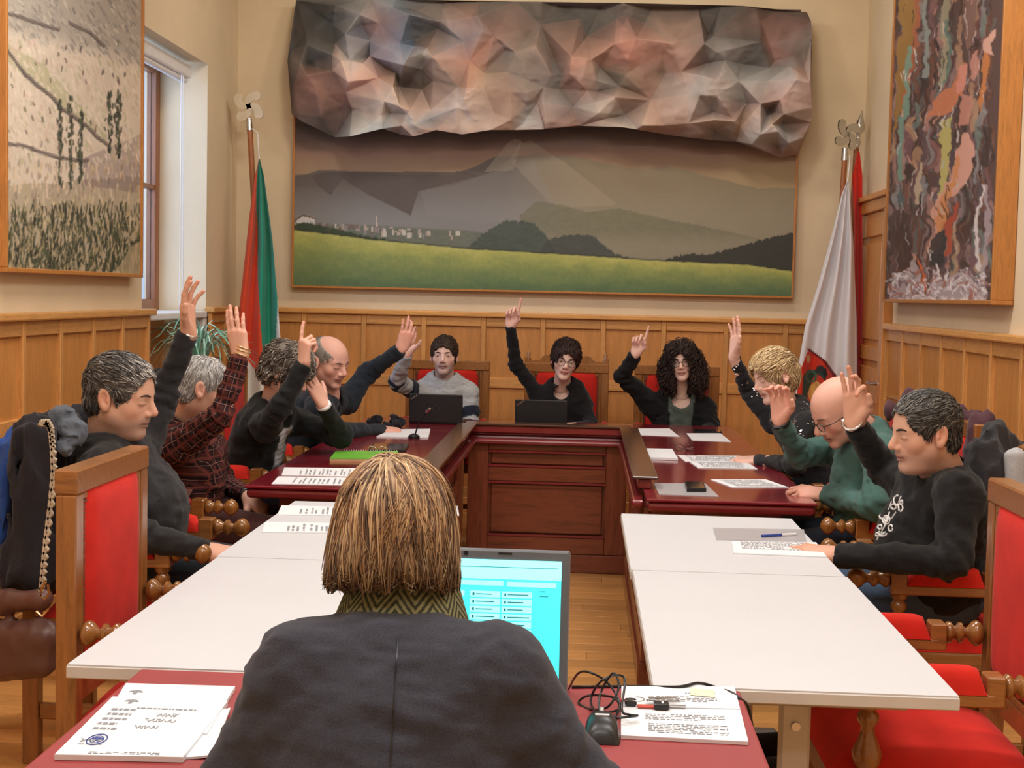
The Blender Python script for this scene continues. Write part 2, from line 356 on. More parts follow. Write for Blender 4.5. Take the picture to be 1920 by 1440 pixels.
# ================================================================== furniture
M_red = mat('red_velvet', srgb(200, 44, 34), .9, .07, 9, .25, 300, .001, sheen=.06, spec=.12)
M_chw = wood('chair_oak', srgb(150, 96, 48), 'Z', .55, .3, 8, .35, .06); M_chx = wood('chair_oak_x', srgb(150, 96, 48), 'X', .55, .3, 8, .35, .06)
M_turn = wood('turned_oak', srgb(142, 92, 44), 'Z', .6, .22, 6, .6, .06)
M_braid = mat('nail_braid', srgb(120, 70, 50), .6, .2, 120, .5, 200)
FIN = [(0, .020), (.06, .027), (.14, .027), (.2, .020), (.27, .016), (.34, .026), (.41, .026), (.48, .015), (.54, .013), (.60, .019), (.68, .0285), (.78, .033), (.87, .029), (.95, .018), (1, .004)]
def make_chair(label, ornate=False):
    """local axes: faces +x, floor at z=0, origin at the middle of the seat"""
    t = thing('armchair', label, 'chair', group='red velvet oak armchairs')
    T = 1.065
    for s in (-1, 1):
        MB().b2((-.275, s*.245-.024, 0), (-.225, s*.245+.024, T-.06), .004).build('back_post', M_chw, t)
    MB().b2((-.278, -.2695, T-.06), (-.222, .2695, T), .005).build('top_rail', M_chx, t)
    MB().b2((-.27, -.221, .5), (-.232, .221, .56), .004).build('back_rail', M_chx, t)
    fr = MB()                                     # stepped moulding round the upholstered back
    for y0, y1, z0, z1 in ((-.221, -.205, .56, T-.06), (.205, .221, .56, T-.06), (-.205, .205, T-.078, T-.06), (-.205, .205, .56, .578)):
        fr.b2((-.262, y0, z0), (-.23, y1, z1), .003)
    fr.build('back_moulding', M_chw, t)
    n, m = 14, 20; P = np.zeros((n, m, 3))        # domed back pad
    for i in range(n):
        for j in range(m):
            u = i/(n-1)*2-1; v = j/(m-1)*2-1; e = (1-u**8)*(1-v**10)
            P[i, j] = (-.243+.028*e**.6+.006*(1-u*u)*(1-v*v), u*.203, .80+v*.222)
    o = link('back_pad', gridmesh('back_pad', P), M_red, t)
    MB().b2((-.266, -.2045, .5785), (-.249, .2045, T-.0785)).build('back_cloth', M_red, t)
    br = MB()
    for k in range(40):
        z = .585+k*.0102
        for s in (-1, 1): br.box((-.234, s*.200, z), (.008, .008, .007))
    for k in range(40): br.box((-.234, -.196+k*.01, T-.083), (.008, .007, .008))
    b = br.build('nail_trim', M_braid, t); b['kind'] = 'stuff'
    MB().b2((-.25, -.245, .40), (.235, .245, .455), .006).build('seat_frame', M_chx, t)
    n = 16; P = np.zeros((n, n, 3))
    for i in range(n):
        for j in range(n):
            u = i/(n-1)*2-1; v = j/(n-1)*2-1; e = max(0, (1-abs(u)**6)*(1-abs(v)**6))
            P[i, j] = (.0+u*.235, v*.238, .456+.05*e**.5+.012*(1-u*u)*(1-v*v))
    link('seat_cushion', gridmesh('seat_cushion', P), M_red, t)
    for s in (-1, 1):
        y = s*.245
        MB().b2((.185, y-.026, 0), (.237, y+.026, .40), .005).build('leg', M_chw, t)
        sp = [(0, .026), (.05, .026), (.09, .017), (.16, .022), (.24, .031), (.36, .033), (.48, .024), (.6, .016), (.68, .015), (.75, .024), (.82, .024), (.88, .016), (.94, .025), (1, .025)]
        MB().lathe(sp, (.16, y, .456), (.16, y, .632), 14).build('arm_support', M_turn, t, 50)
        a = MB().b2((-.105, y-.03, .632), (.185, y+.03, .662), .004).b2((.142, y-.031, .632), (.19, y+.031, .706), .004).b2((-.125, y-.029, .632), (-.085, y+.029, .70), .004)
        ar = a.build('armrest', M_chx, t)
        n, m = 14, 10; P = np.zeros((n, m, 3))
        for i in range(n):
            for j in range(m):
                u = i/(n-1)*2-1; th = math.pi*j/(m-1); e = (1-abs(u)**8)**.4
                P[i, j] = (.028+u*.114, y-math.cos(th)*.031, .66+.058*e*math.sin(th)**.55)
        link('arm_pad', gridmesh('arm_pad', P), M_red, ar)
        MB().lathe(FIN, (.19, y, .676), (.315, y, .676), 14).build('finial', M_turn, ar, 50)
        MB().lathe(FIN, (-.125, y, .674), (-.224, y, .674), 14).build('finial', M_turn, ar, 50)
    for s in (-1, 1): MB().b2((-.225, s*.245-.012, .14), (.185, s*.245+.012, .19), .004).build('stretcher', M_chx, t)
    MB().b2((-.02, -.233, .15), (.02, .233, .18), .004).build('stretcher', M_chx, t)
    if ornate:
        half = [(0, .105), (.03, .1), (.055, .075), (.06, .045), (.09, .035), (.12, .05), (.15, .045), (.17, .02), (.2, .012), (.235, .014), (.25, .035), (.269, .03), (.269, -.005)]
        poly = [(-x, z) for x, z in half[::-1]]+half[1:]
        MB().extrude(poly, (-.275, 0, T), (0, 1, 0), (0, 0, 1), (.045, 0, 0)).build('crest', M_chw, t)
        for s in (-1, 1): MB().lathe([(0, .018), (.3, .02), (.5, .01), (.8, .014), (1, .003)], (-.25, s*.245, T), (-.25, s*.245, T+.07), 10).build('crest_finial', M_turn, t, 50)
    return t
ch0 = make_chair('x'); ch_orn = make_chair('red velvet armchair with a carved oak crest behind the woman in round glasses', True)
def chair(x, y, face, label, src=None, **kw):
    c = ch0 if not chair.used else copytree(ch0)
    chair.used = True
    c.location = (x, y, 0); c.rotation_euler = (0, 0, face); c['label'] = label; return c
chair.used = False
chair(-.945, 3.445, 0, 'empty red velvet armchair with worn top edge pushed under the white table')
chair(.80, 3.27, math.pi, 'empty red velvet armchair standing opposite the one with the worn top edge')
SEATL = -1.47; SEATR = 1.12
chair(-1.44, 4.46, 0, 'red velvet armchair under the man with salt-and-pepper hair, coats over its back')
chair(-1.588, 5.38, 0, 'red velvet armchair under the person in the plaid shirt')
chair(-1.588, 6.3, 0, 'red velvet armchair under the person with curly grey hair')
chair(-1.588, 7.22, 0, 'red velvet armchair under the balding man in the dark jumper')
chair(SEATR, 4.42, math.pi, 'red velvet armchair under the man in the printed black sweatshirt')
chair(1.198, 5.37, math.pi, 'red velvet armchair under the bald man in the teal jumper')
chair(1.198, 6.32, math.pi, 'red velvet armchair under the blonde woman in the sequinned top')
chair(-.86, 8.66, -math.pi/2, 'red velvet armchair under the man in the striped jumper')
chair(.60, 8.66, -math.pi/2, 'red velvet armchair under the woman with long dark curls')
ch_orn.location = (-.10, 8.66, 0); ch_orn.rotation_euler = (0, 0, -math.pi/2)

# ---- white folding tables
TZ = .75
M_wtop = mat('white_laminate', srgb(208, 210, 214), .42, .01, 3, spec=.4); M_wedge = mat('white_edging', srgb(205, 202, 198), .5, .02)
M_grey = mat('silver_paint', srgb(176, 172, 168), .4, .03, metal=.5)
def white_table(label, x0, x1, y0, y1, leg=True):
    t = thing('folding_table', label, 'table', ((x0+x1)/2, (y0+y1)/2, 0), 0, 'white folding tables')
    w, d = (x1-x0)/2, (y1-y0)/2
    MB().b2((-w+.002, -d+.002, TZ-.003), (w-.002, d-.002, TZ)).build('table_top', M_wtop, t)
    MB().b2((-w, -d, TZ-.028), (w, d, TZ-.0031), .002).build('edge_band', M_wedge, t)
    for sy in (-1, 1):
        yy = sy*(d-.12)
        MB().b2((-.03, yy-.018, .05), (.03, yy+.018, TZ-.03), .006).build('leg', M_grey, t)
        MB().b2((-.22, yy-.022, TZ-.06), (.22, yy+.022, TZ-.0285), .004).build('leg_bracket', M_grey, t)
        MB().b2((-w+.04, yy-.025, 0), (w-.04, yy+.025, .05), .012).build('foot', M_grey, t)
        MB().cyl((.0, yy-.02*1, TZ-.1), (.0, yy-.024, TZ-.1), .009).build('bolt', M_steel, t)
    MB().b2((-.02, -d+.14, .32), (.02, d-.14, .36), .004).build('crossbar', M_grey, t)
    return t
white_table('white folding table with only the worn red chair pushed under it', -1.0, -.415, 2.66, 3.797)
white_table('white folding table with two printed papers beside the man with salt-and-pepper hair', -1.005, -.43, 3.80, 4.86)
white_table('white folding table, bare, with a grey pedestal leg by the cable', .15, .735, 2.66, 3.797)
white_table('white folding table with a folder, a blue pen and a typed page', .145, .73, 3.80, 4.80)

# ---- near red table
M_leath = mat('red_leather_top', srgb(150, 54, 56), .5, .03, 6, .08, 400, .0006)
M_mar = mat('maroon_top', srgb(128, 26, 40), .2, .04, 4, coat=.6)
M_marw = wood('mahogany_x', srgb(122, 60, 40), 'X', .5, .26, 5, .4, .08); M_marz = wood('mahogany_z', srgb(122, 60, 40), 'Z', .5, .26, 5, .4, .08); M_mary = wood('mahogany_y', srgb(122, 60, 40), 'Y', .5, .26, 5, .4, .08)
M_ledge = wood('dark_ledge_x', srgb(80, 52, 40), 'X', .7, .22, 6, .5, .04); M_ledgey = wood('dark_ledge_y', srgb(80, 52, 40), 'Y', .7, .22, 6, .5, .04)
M_marb = mat('maroon_moulding', srgb(122, 34, 40), .25, .05, 8, coat=.5)
nt = thing('clerk_table', 'red leather-topped table with paper stacks under the woman seen from behind', 'table', (-.265, 2.345, 0))
MB().b2((-.582, -.305, TZ-.012), (.582, .305, TZ), .006, 2).build('leather_top', M_leath, nt)
MB().b2((-.575, -.3, TZ-.034), (.575, .3, TZ-.0125), .004).build('top_edge', M_marw, nt)
MB().b2((-.53, -.26, TZ-.11), (.53, .26, TZ-.0345), .004).build('apron', M_marw, nt)
for sx_ in (-1, 1):
    for sy in (-1, 1): MB().b2((sx_*.5-.03, sy*.23-.03, 0), (sx_*.5+.03, sy*.23+.03, TZ-.1105), .006).build('leg', M_marz, nt)

# ---- U-shaped council desk
dk = thing('council_desk', 'U-shaped maroon council desk with mahogany panels and dark raised ledge', 'desk', (-.18, 7.3, 0))
OX, OY = -.18, 7.3
def db(name, lo, hi, m, bev=.004, seg=1):
    return MB().b2((lo[0]-OX, lo[1]-OY, lo[2]), (hi[0]-OX, hi[1]-OY, hi[2]), bev, seg).build(name, m, dk)
IX0, IX1, OX0, OX1, NY, BYI, BYO = -.605, .25, -1.27, .88, 5.17, 7.50, 8.22
LZ = .80
def top(lo, hi):
    db('desk_top', (*lo, TZ-.012), (*hi, TZ), M_mar, .004, 2)
    db('top_moulding', (lo[0]+.004, lo[1]+.004, TZ-.05), (hi[0]-.004, hi[1]-.004, TZ-.0125), M_marb, .016, 3)
top((OX0, NY+.04), (IX0+.0, BYI)); top((IX1, NY), (OX1, BYI)); top((OX0, BYI+.001), (OX1, BYO))
# carcase
db('end_panel', (OX0+.12, NY+.1, .03), (IX0-.02, NY+.13, TZ-.051), M_marz); db('end_panel', (IX1+.02, NY+.06, .03), (OX1-.12, NY+.09, TZ-.051), M_marz)
db('outer_panel', (OX0+.2, NY+.131, .03), (OX0+.225, 7.6, TZ-.051), M_marz); db('outer_panel', (OX1-.225, NY+.091, .03), (OX1-.2, 7.6, TZ-.051), M_marz)
db('modesty_panel', (IX0, BYI+.03, .02), (IX1, BYI+.055, TZ-.051), M_marz)
# raised ledge: dark cap on a maroon board
db('ledge_cap', (IX0-.02, BYI-.03, LZ-.012), (IX1+.02, BYI+.10, LZ), M_ledge, .003); db('ledge_cap', (IX0-.055, 5.42, LZ-.012), (IX0+.045, BYI-.031, LZ), M_ledgey, .003); db('ledge_cap', (IX1-.045, 5.42, LZ-.012), (IX1+.055, BYI-.031, LZ), M_ledgey, .003)
db('ledge_board', (IX0+.01, BYI-.02, TZ+.0005), (IX1-.01, BYI+.05, LZ-.0125), M_marb, .003)
db('ledge_board', (IX0-.03, 5.44, TZ+.0005), (IX0+.02, BYI-.021, LZ-.0125), M_marb, .003); db('ledge_board', (IX1-.02, 5.44, TZ+.0005), (IX1+.03, BYI-.021, LZ-.0125), M_marb, .003)
db('moulding', (IX0+.022, BYI-.05, TZ-.06), (IX1-.022, BYI-.0, TZ-.03), M_marb, .012, 3)
db('moulding', (IX1-.05, 5.3, TZ-.055), (IX1-.003, BYI-.052, TZ-.025), M_marb, .012, 3); db('moulding', (IX0+.003, 5.3, TZ-.055), (IX0+.05, BYI-.052, TZ-.025), M_marb, .012, 3)
# panelled inner front
def panel_x(x0, x1, z0, z1, yy):
    db('front_panel', (x0, yy, z0), (x1, yy+.012, z1), M_marw, .010)
yy = BYI
for x0, x1 in ((IX0+.0, IX0+.11), (IX1-.11, IX1)): db('front_stile', (x0, yy-.012, .1), (x1, yy+.029, TZ-.061), M_marz, .003)
for z0, z1 in ((.1, .19), (.49, .565), (.655, TZ-.061)): db('front_rail', (IX0+.111, yy-.012, z0), (IX1-.111, yy+.029, z1), M_marw, .003)
panel_x(IX0+.125, IX1-.125, .205, .475, yy+.008); panel_x(IX0+.125, IX1-.125, .58, .645, yy+.008)
for z in (.197, .483, .573, .65):
    db('bead', (IX0+.112, yy-.016, z-.006), (IX1-.112, yy-.0125, z+.006), M_marb, .001)
db('plinth', (IX0, yy-.03, 0), (IX1, yy+.02, .0995), M_marw, .006)
for sgn, xw in ((1, IX1), (-1, IX0)):
    def sb(name, y0, y1, z0, z1, d0, d1, m, bev=.003):
        a, b = sorted((xw+sgn*d0, xw+sgn*d1)); db(name, (a, y0, z0), (b, y1, z1), m, bev)
    sb('side_panel', 5.3, yy-.031, .1, TZ-.056, .02, .045, M_marz)
    for k in range(4):
        y0 = 5.3+k*.54; sb('side_stile', y0, y0+.08, .1, TZ-.056, .0, .0195, M_marz)
        if k < 3:
            sb('side_rail', y0+.081, y0+.539, .1, .19, .0, .0195, M_mary); sb('side_rail', y0+.081, y0+.539, .49, .56, .0, .0195, M_mary)
            sb('side_field', y0+.1, y0+.52, .21, .47, .008, .0195, M_mary, .008)
    sb('side_plinth', 5.3, yy-.031, 0, .0995, -.01, .045, M_mary, .006)
# ================================================================== figures: signed distance fields meshed with surface nets
def seg_cone(P, a, b, ra, rb):
    a = np.asarray(a, np.float32); b = np.asarray(b, np.float32); ba = b-a; L = float(ba @ ba)+1e-9
    pa = P-a; t = np.clip((pa @ ba)/L, 0, 1); return np.sqrt(((pa-t[..., None]*ba)**2).sum(-1))-(ra+(rb-ra)*t)
def ell(P, c, r, R=None):
    q = P-np.asarray(c, np.float32)
    if R is not None: q = q @ np.asarray(R, np.float32)      # columns of R = axes
    r = np.asarray(r, np.float32); k0 = np.sqrt(((q/r)**2).sum(-1))+1e-6; k1 = np.sqrt(((q/(r*r))**2).sum(-1))+1e-6
    return k0*(k0-1)/k1
def smin(a, b, k): h = np.clip(.5+.5*(b-a)/k, 0, 1); return b+(a-b)*h-k*h*(1-h)
def smax(a, b, k): return -smin(-a, -b, k)
def grid(lo, hi, h):
    ax = [np.arange(l, u+h, h, dtype=np.float32) for l, u in zip(lo, hi)]
    return np.stack(np.meshgrid(*ax, indexing='ij'), -1)
def sample(f, lo, hi, h, extra=.004, k=4):
    """distance grid, evaluated finely only near the surface"""
    lo = np.asarray(lo, np.float32); n = [int(math.ceil((b-a)/h/k))*k for a, b in zip(lo, hi)]; m = [q//k for q in n]
    ax = [lo[i]+(np.arange(m[i], dtype=np.float32)+.5-.5/k)*h*k for i in range(3)]
    dc = f(np.stack(np.meshgrid(*ax, indexing='ij'), -1).reshape(-1, 3)).reshape(m)
    near = np.abs(dc) < h*k*1.0+extra
    d = np.repeat(np.repeat(np.repeat(dc, k, 0), k, 1), k, 2).astype(np.float32); nf = np.repeat(np.repeat(np.repeat(near, k, 0), k, 1), k, 2)
    ii = np.argwhere(nf); d[nf] = f(ii.astype(np.float32)*np.float32(h)+lo); return d
def surfnet(d, lo, h):
    s = d < 0; n = d.shape
    c = np.zeros([k-1 for k in n], np.int8)
    for i in (0, 1):
        for j in (0, 1):
            for k in (0, 1): c += s[i:n[0]-1+i, j:n[1]-1+j, k:n[2]-1+k]
    act = (c > 0) & (c < 8); ii = np.argwhere(act); idx = np.full(act.shape, -1, np.int32); idx[act] = np.arange(len(ii))
    C = [(i, j, k) for i in (0, 1) for j in (0, 1) for k in (0, 1)]
    val = np.stack([d[ii[:, 0]+i, ii[:, 1]+j, ii[:, 2]+k] for i, j, k in C], -1)
    acc = np.zeros((len(ii), 3), np.float32); cnt = np.zeros(len(ii), np.float32)
    for a in range(8):
        for b in range(a+1, 8):
            if sum(abs(p-q) for p, q in zip(C[a], C[b])) != 1: continue
            m = (val[:, a] < 0) != (val[:, b] < 0)
            t = val[:, a]/(val[:, a]-val[:, b]+1e-12); t = np.where(m, t, 0)[:, None]
            p = np.array(C[a], np.float32)+(np.array(C[b], np.float32)-np.array(C[a], np.float32))*t
            acc += np.where(m[:, None], p, 0); cnt += m
    V = (ii+acc/cnt[:, None])*h+np.asarray(lo, np.float32)
    Q = []
    for ax in range(3):
        b, c2 = (ax+1) % 3, (ax+2) % 3
        sa = np.moveaxis(s, (ax, b, c2), (0, 1, 2)); ia = np.moveaxis(idx, (ax, b, c2), (0, 1, 2))
        e = sa[:-1, 1:-1, 1:-1] != sa[1:, 1:-1, 1:-1]; w = np.argwhere(e)
        if not len(w): continue
        i, j, k = w[:, 0], w[:, 1]+1, w[:, 2]+1
        q = np.stack([ia[i, j-1, k-1], ia[i, j, k-1], ia[i, j, k], ia[i, j-1, k]], -1)
        fl_ = ~sa[i, j, k]; q[fl_] = q[fl_][:, ::-1]; Q.append(q)
    Q = np.concatenate(Q); Q = Q[(Q >= 0).all(1)]
    return V, Q
class Field:
    """trilinear lookup in a sampled distance grid"""
    def __init__(s, d, lo, h): s.d, s.lo, s.h = d, np.asarray(lo, np.float32), h
    def __call__(s, P):
        q = (P-s.lo)/s.h; n = np.array(s.d.shape); q = np.clip(q, 0, n-1.001); i = q.astype(int); f = q-i; D = s.d; o = 0
        for a in (0, 1):
            for b in (0, 1):
                for c in (0, 1):
                    w = (f[:, 0] if a else 1-f[:, 0])*(f[:, 1] if b else 1-f[:, 1])*(f[:, 2] if c else 1-f[:, 2])
                    o = o+w*D[i[:, 0]+a, i[:, 1]+b, i[:, 2]+c]
        return o
    def grad(s, P):
        e = s.h; g = np.stack([s(P+np.eye(3, dtype=np.float32)[k]*e)-s(P-np.eye(3, dtype=np.float32)[k]*e) for k in range(3)], -1)
        return g/(np.linalg.norm(g, axis=1, keepdims=True)+1e-9)
def joinmeshes(parts):
    V = []; Q = []; C = []; o = 0
    for v, q, c in parts: V.append(v); Q.append(q+o); C.append(np.broadcast_to(c, v.shape)); o += len(v)
    return np.concatenate(V), np.concatenate(Q), np.concatenate(C)
def frame(yaw, pitch=0, roll=0):
    y = V3(math.cos(yaw), math.sin(yaw), 0); x = V3(math.sin(yaw), -math.cos(yaw), 0); z = V3(0, 0, 1)
    y, z = y*math.cos(pitch)-z*math.sin(pitch), z*math.cos(pitch)+y*math.sin(pitch)
    x, z = x*math.cos(roll)-z*math.sin(roll), z*math.cos(roll)+x*math.sin(roll)
    return np.stack([x, y, z], 1)          # columns: right, forward, up

# ---- head ----------------------------------------------------------------------------------------
def head_sdf(P, o, neck):
    X = np.abs(P[..., 0]); S = np.stack([X, P[..., 1], P[..., 2]], -1)
    w = o.get('wide', 1); jw = o.get('jaw', 1); ns = o.get('nose', 1); fat = o.get('fat', 0)
    d = ell(P, (0, -.012, .034), (.075*w, .096, .082))
    d = smin(d, ell(P, (0, .026, .0), (.064*w, .064, .088)), .02)
    d = smin(d, ell(P, (0, .026, -.058), ((.050+fat*.012)*w*jw, .056+fat*.004, .052)), .025)
    d = smin(d, seg_cone(S, (.042*jw*w, .0, -.045), (.014, .066, -.096), .012+fat*.008, .014), .02)
    d = smin(d, seg_cone(P, (0, .030, -.080), neck*.75+np.array([0, .008, 0]), .018, .032), .03)
    if fat: d = smin(d, ell(P, (0, .03, -.098), (.042, .045, .028)), .02)
    d = smin(d, ell(P, (0, .071, -.097), (.018*jw, .016, .016)), .014)
    d = smin(d, ell(S, (.042*w, .050, -.022), (.021, .022, .022)), .018)
    d = smin(d, seg_cone(S, (.0, .080, .020), (.042, .066, .020), .011, .009), .014)          # brow
    d = smax(d, -ell(S, (.033, .099, .002), (.020, .016, .013)), .016)                       # sockets
    d = smin(d, ell(S, (.032, .0695, .001), (.0165, .0148, .0135)), .007)
    if o.get('eyes'): d = smax(d, -ell(S, (.032, .088, .0005), (.0130, .0075, .0050)), .0015)                      # lids / balls
    d = smin(d, seg_cone(P, (0, .082, .014), (0, .104*1+.008*(ns-1), -.026), .008, .0115*ns), .010)
    d = smin(d, ell(S, (.0125*ns, .092, -.033), (.0085, .011, .0085)), .006)
    d = smax(d, -ell(S, (.0065, .100, -.0415), (.0042, .006, .004)), .003)
    d = smin(d, ell(P, (0, .078, -.052), (.026, .014, .016)), .012)                           # muzzle
    d = smin(d, seg_cone(S, (0, .0885, -.0575), (.019, .079, -.0605), .0058, .0035), .005)
    d = smin(d, seg_cone(S, (0, .0875, -.0685), (.016, .079, -.066), .0064, .004), .005)
    d = smax(d, -seg_cone(S, (0, .0975, -.0632), (.022, .083, -.0632), .0032, .002), .003)
    # ears
    ca, sa = math.cos(.25), math.sin(.25)
    E = np.stack([X-.0775*w, (P[..., 1]+.016)*ca+(P[..., 2]+.004)*sa, -(P[..., 1]+.016)*sa+(P[..., 2]+.004)*ca], -1)
    e = ell(E, (0, 0, 0), (.010, .0195, .033)); e = smax(e, -ell(E, (.010, .003, .002), (.009, .0115, .021)), .005)
    e = smin(e, ell(E, (.003, .001, -.026), (.006, .010, .010)), .006); e = smin(e, ell(E, (.003, .011, -.004), (.004, .004, .008)), .004)
    d = smin(d, e, .006)
    nr = o.get('neck', .053)
    d = smin(d, seg_cone(P, (0, -.022, -.05), neck*.97, nr, nr+.008), .03)
    return d
def head_colour(P, o):
    """P in head space"""
    t = np.array(o['tone'], float); X = np.abs(P[:, 0]); y, z = P[:, 1], P[:, 2]; c = np.tile(t, (len(P), 1))
    def blob(cx, cy, cz, r): return np.exp(-((X-cx)**2+(y-cy)**2+(z-cz)**2)/r**2)
    red = np.array([1.03, .86, .83]); m = .75*blob(.045, .062, -.03, .025)+.8*blob(0, .112, -.028, .016)+.9*blob(.082, -.016, .0, .03)
    c *= 1+(red-1)*np.clip(m, 0, 1)[:, None]
    lip = np.clip(np.exp(-((z+.0625)/.0085)**2)*(y > .078)*(X < .023), 0, 1)*o.get('lip', .6)
    c = c*(1-lip[:, None])+np.array(o.get('lipc', srgb(165, 85, 80)))*lip[:, None]
    ml = (np.abs(z+.0632) < .0022)*(y > .074)*(X < .024); c[ml] *= .45
    st = o.get('stubble', 0)
    if st:
        b = smooth01((-.035-z)/.03)*smooth01((y+.03)/.05)*(1-lip)+.7*np.exp(-((z+.047)/.008)**2)*(y > .07)*(X < .03)
        b = np.clip(b, 0, 1)*st*(z > -.14); c *= 1-np.clip(b, 0, 1)[:, None]*np.array([.38, .33, .26])
    if o.get('crop'):                                   # clipped hair: colour of the stubble on the skull
        cr = smooth01((.015-y)/.03)*smooth01((z+.06)/.03)*smooth01((.07-z)/.04)*(X < .0735*1.15); cr *= (np.abs(y+.016) > .03) | (z > .035)
        c = c*(1-cr[:, None]*o['crop'])+np.array(o['hairc'][0])*cr[:, None]*o['crop']
    ex = np.abs(X-.032); arc = .35*(ex/.0165)**2
    if o.get('eyes'):
        rim = np.exp(-((np.hypot(ex/.013, (z-.0005)/.0052)-1)/.16)**2)*(y > .068)*(z > -.002); c *= 1-.6*rim[:, None]
    else:
        lash = np.exp(-((z+.0055-arc*.006)/.0017)**2)*(ex < .0155)*(y > .066); c *= 1-.62*lash[:, None]
    sh = np.exp(-((z-.0095+arc*.006)/.0022)**2)*(ex < .016)*(y > .062); c *= 1-.22*sh[:, None]
    return c
def make_head(o, C, R, neckw, h):
    """returns world verts, quads, colours; neck base given in world space"""
    s = o.get('size', 1.0); neck = ((np.asarray(neckw)-C) @ R)/s
    lo = np.minimum(V3(-.1, -.125, -.12), neck-.075); hi = np.maximum(V3(.1, .135, .125), neck+.075); hi[2] = .125; hi[1] = max(.135, hi[1])
    lo[0], hi[0] = min(-.1, lo[0]), max(.1, hi[0])
    d = sample(lambda P: head_sdf(P, o, neck), lo, hi, h)
    V, Q = surfnet(d, lo, h); col = head_colour(V, o)
    return (V*s) @ R.T+C, Q, col

# ---- hands ---------------------------------------------------------------------------------------
POSE = {  # per finger (mcp, pip, dip) bend in degrees, thumb as (out, up, fold)
    'flat': dict(f=[(8, 10, 6), (5, 8, 5), (7, 10, 6), (12, 14, 8)], sp=.05, th=(.9, .55, .1)),
    'open': dict(f=[(14, 18, 10), (8, 14, 10), (12, 18, 12), (18, 22, 14)], sp=.12, th=(1.0, .35, .3)),
    'point': dict(f=[(4, 6, 4), (62, 82, 45), (72, 88, 50), (75, 88, 50)], sp=.03, th=(.35, .6, .9)),
    'relax': dict(f=[(25, 35, 20), (32, 42, 25), (38, 45, 28), (42, 48, 28)], sp=.05, th=(.6, .6, .5)),
    'fist': dict(f=[(60, 80, 45), (66, 85, 48), (70, 85, 48), (74, 86, 48)], sp=.02, th=(.3, .6, 1.0)),
    'claw': dict(f=[(20, 45, 30), (26, 50, 32), (24, 48, 30), (18, 40, 26)], sp=.16, th=(.9, .4, .6)),
    'salute': dict(f=[(4, 6, 4), (2, 4, 3), (4, 7, 4), (8, 10, 6)], sp=.0, th=(.15, .6, .8)),
    'wave': dict(f=[(40, 62, 36), (20, 40, 26), (6, 12, 8), (2, 6, 4)], sp=.12, th=(.7, .5, .6)),
    'rest': dict(f=[(18, 26, 14), (20, 30, 16), (22, 32, 18), (24, 34, 18)], sp=.07, th=(.75, .5, .35)),
}
def make_hand(o, wrist, fdir, dors, side, pose, elbow, h=.0026, size=1.0):
    """side +1 = left hand, -1 = right hand; fdir fingers, dors = back of the hand"""
    y = unit(fdir); z = np.asarray(dors, float); z = unit(z-y*(z @ y)); x = np.cross(y, z); R = np.stack([x, y, z], 1)
    p = POSE[pose]; s = side; C = []
    el = ((np.asarray(elbow)-wrist) @ R)/size; ed = unit(el); C.append((V3(0, -.004, 0), ed*.12, .0245, .031))
    bx = [.0295, .0100, -.0105, -.029]; by = [.088, .093, .089, .080]; ln = [(.041, .026, .021), (.045, .029, .022), (.042, .027, .021), (.034, .021, .019)]; rr_ = [.0088, .009, .0086, .0078]
    tips = []
    for k in range(4):
        kx = V3(s*bx[k], by[k], .002-.003*abs(k-1)); C.append((V3(s*bx[k]*.62, .012, 0), kx, .0155, .0118))
        a = 0; q = kx; sp = p['sp']*(1.3-k)*s
        for m in range(3):
            a += math.radians(p['f'][k][m]); dd = V3(math.sin(sp)*math.cos(a), math.cos(sp)*math.cos(a), -math.sin(a))
            n = q+dd*ln[k][m]; C.append((q, n, rr_[k]*(1-.07*m), rr_[k]*(.95-.08*m))); q = n
        tips.append(q)
    out, up, fold = p['th']; b = V3(s*.020, .018, -.006); m1 = b+V3(s*(.020+.016*out), .034*1, -.008-.008*fold)
    m2 = m1+V3(s*(.022*out-.012*fold), .026*(.4+up), -.006-.014*fold); m3 = m2+V3(s*(.012*out-.016*fold), .022*(.5+up), -.004-.008*fold)
    TH = [(b, m1, .0155, .0125), (m1, m2, .0115, .0098), (m2, m3, .0098, .0082)]
    A = np.array([c[i] for c in C+TH for i in (0, 1)]); lo = A.min(0)-.04; hi = A.max(0)+.04
    def f(G):
        d = seg_cone(G, *C[0])
        for c in C[1:]: d = smin(d, seg_cone(G, *c), .016 if c[2] > .015 else .0045)
        for i, c in enumerate(TH): d = smin(d, seg_cone(G, *c), .014 if i == 0 else .005)
        return d
    d = sample(f, lo, hi, h)
    V, Q = surfnet(d, lo, h)
    col = np.tile(np.array(o['tone'], float)*np.array([1.02, .95, .93]), (len(V), 1))
    kn = np.zeros(len(V))
    for k, t in enumerate(tips): kn += np.exp(-((V-t)**2).sum(1)/.011**2)
    for k in range(4): kn += .5*np.exp(-((V-V3(s*bx[k], by[k], .008))**2).sum(1)/.010**2)
    col *= 1+(np.array([1.04, .82, .80])-1)*np.clip(kn, 0, 1)[:, None]
    return (V*size) @ R.T+wrist, Q, col

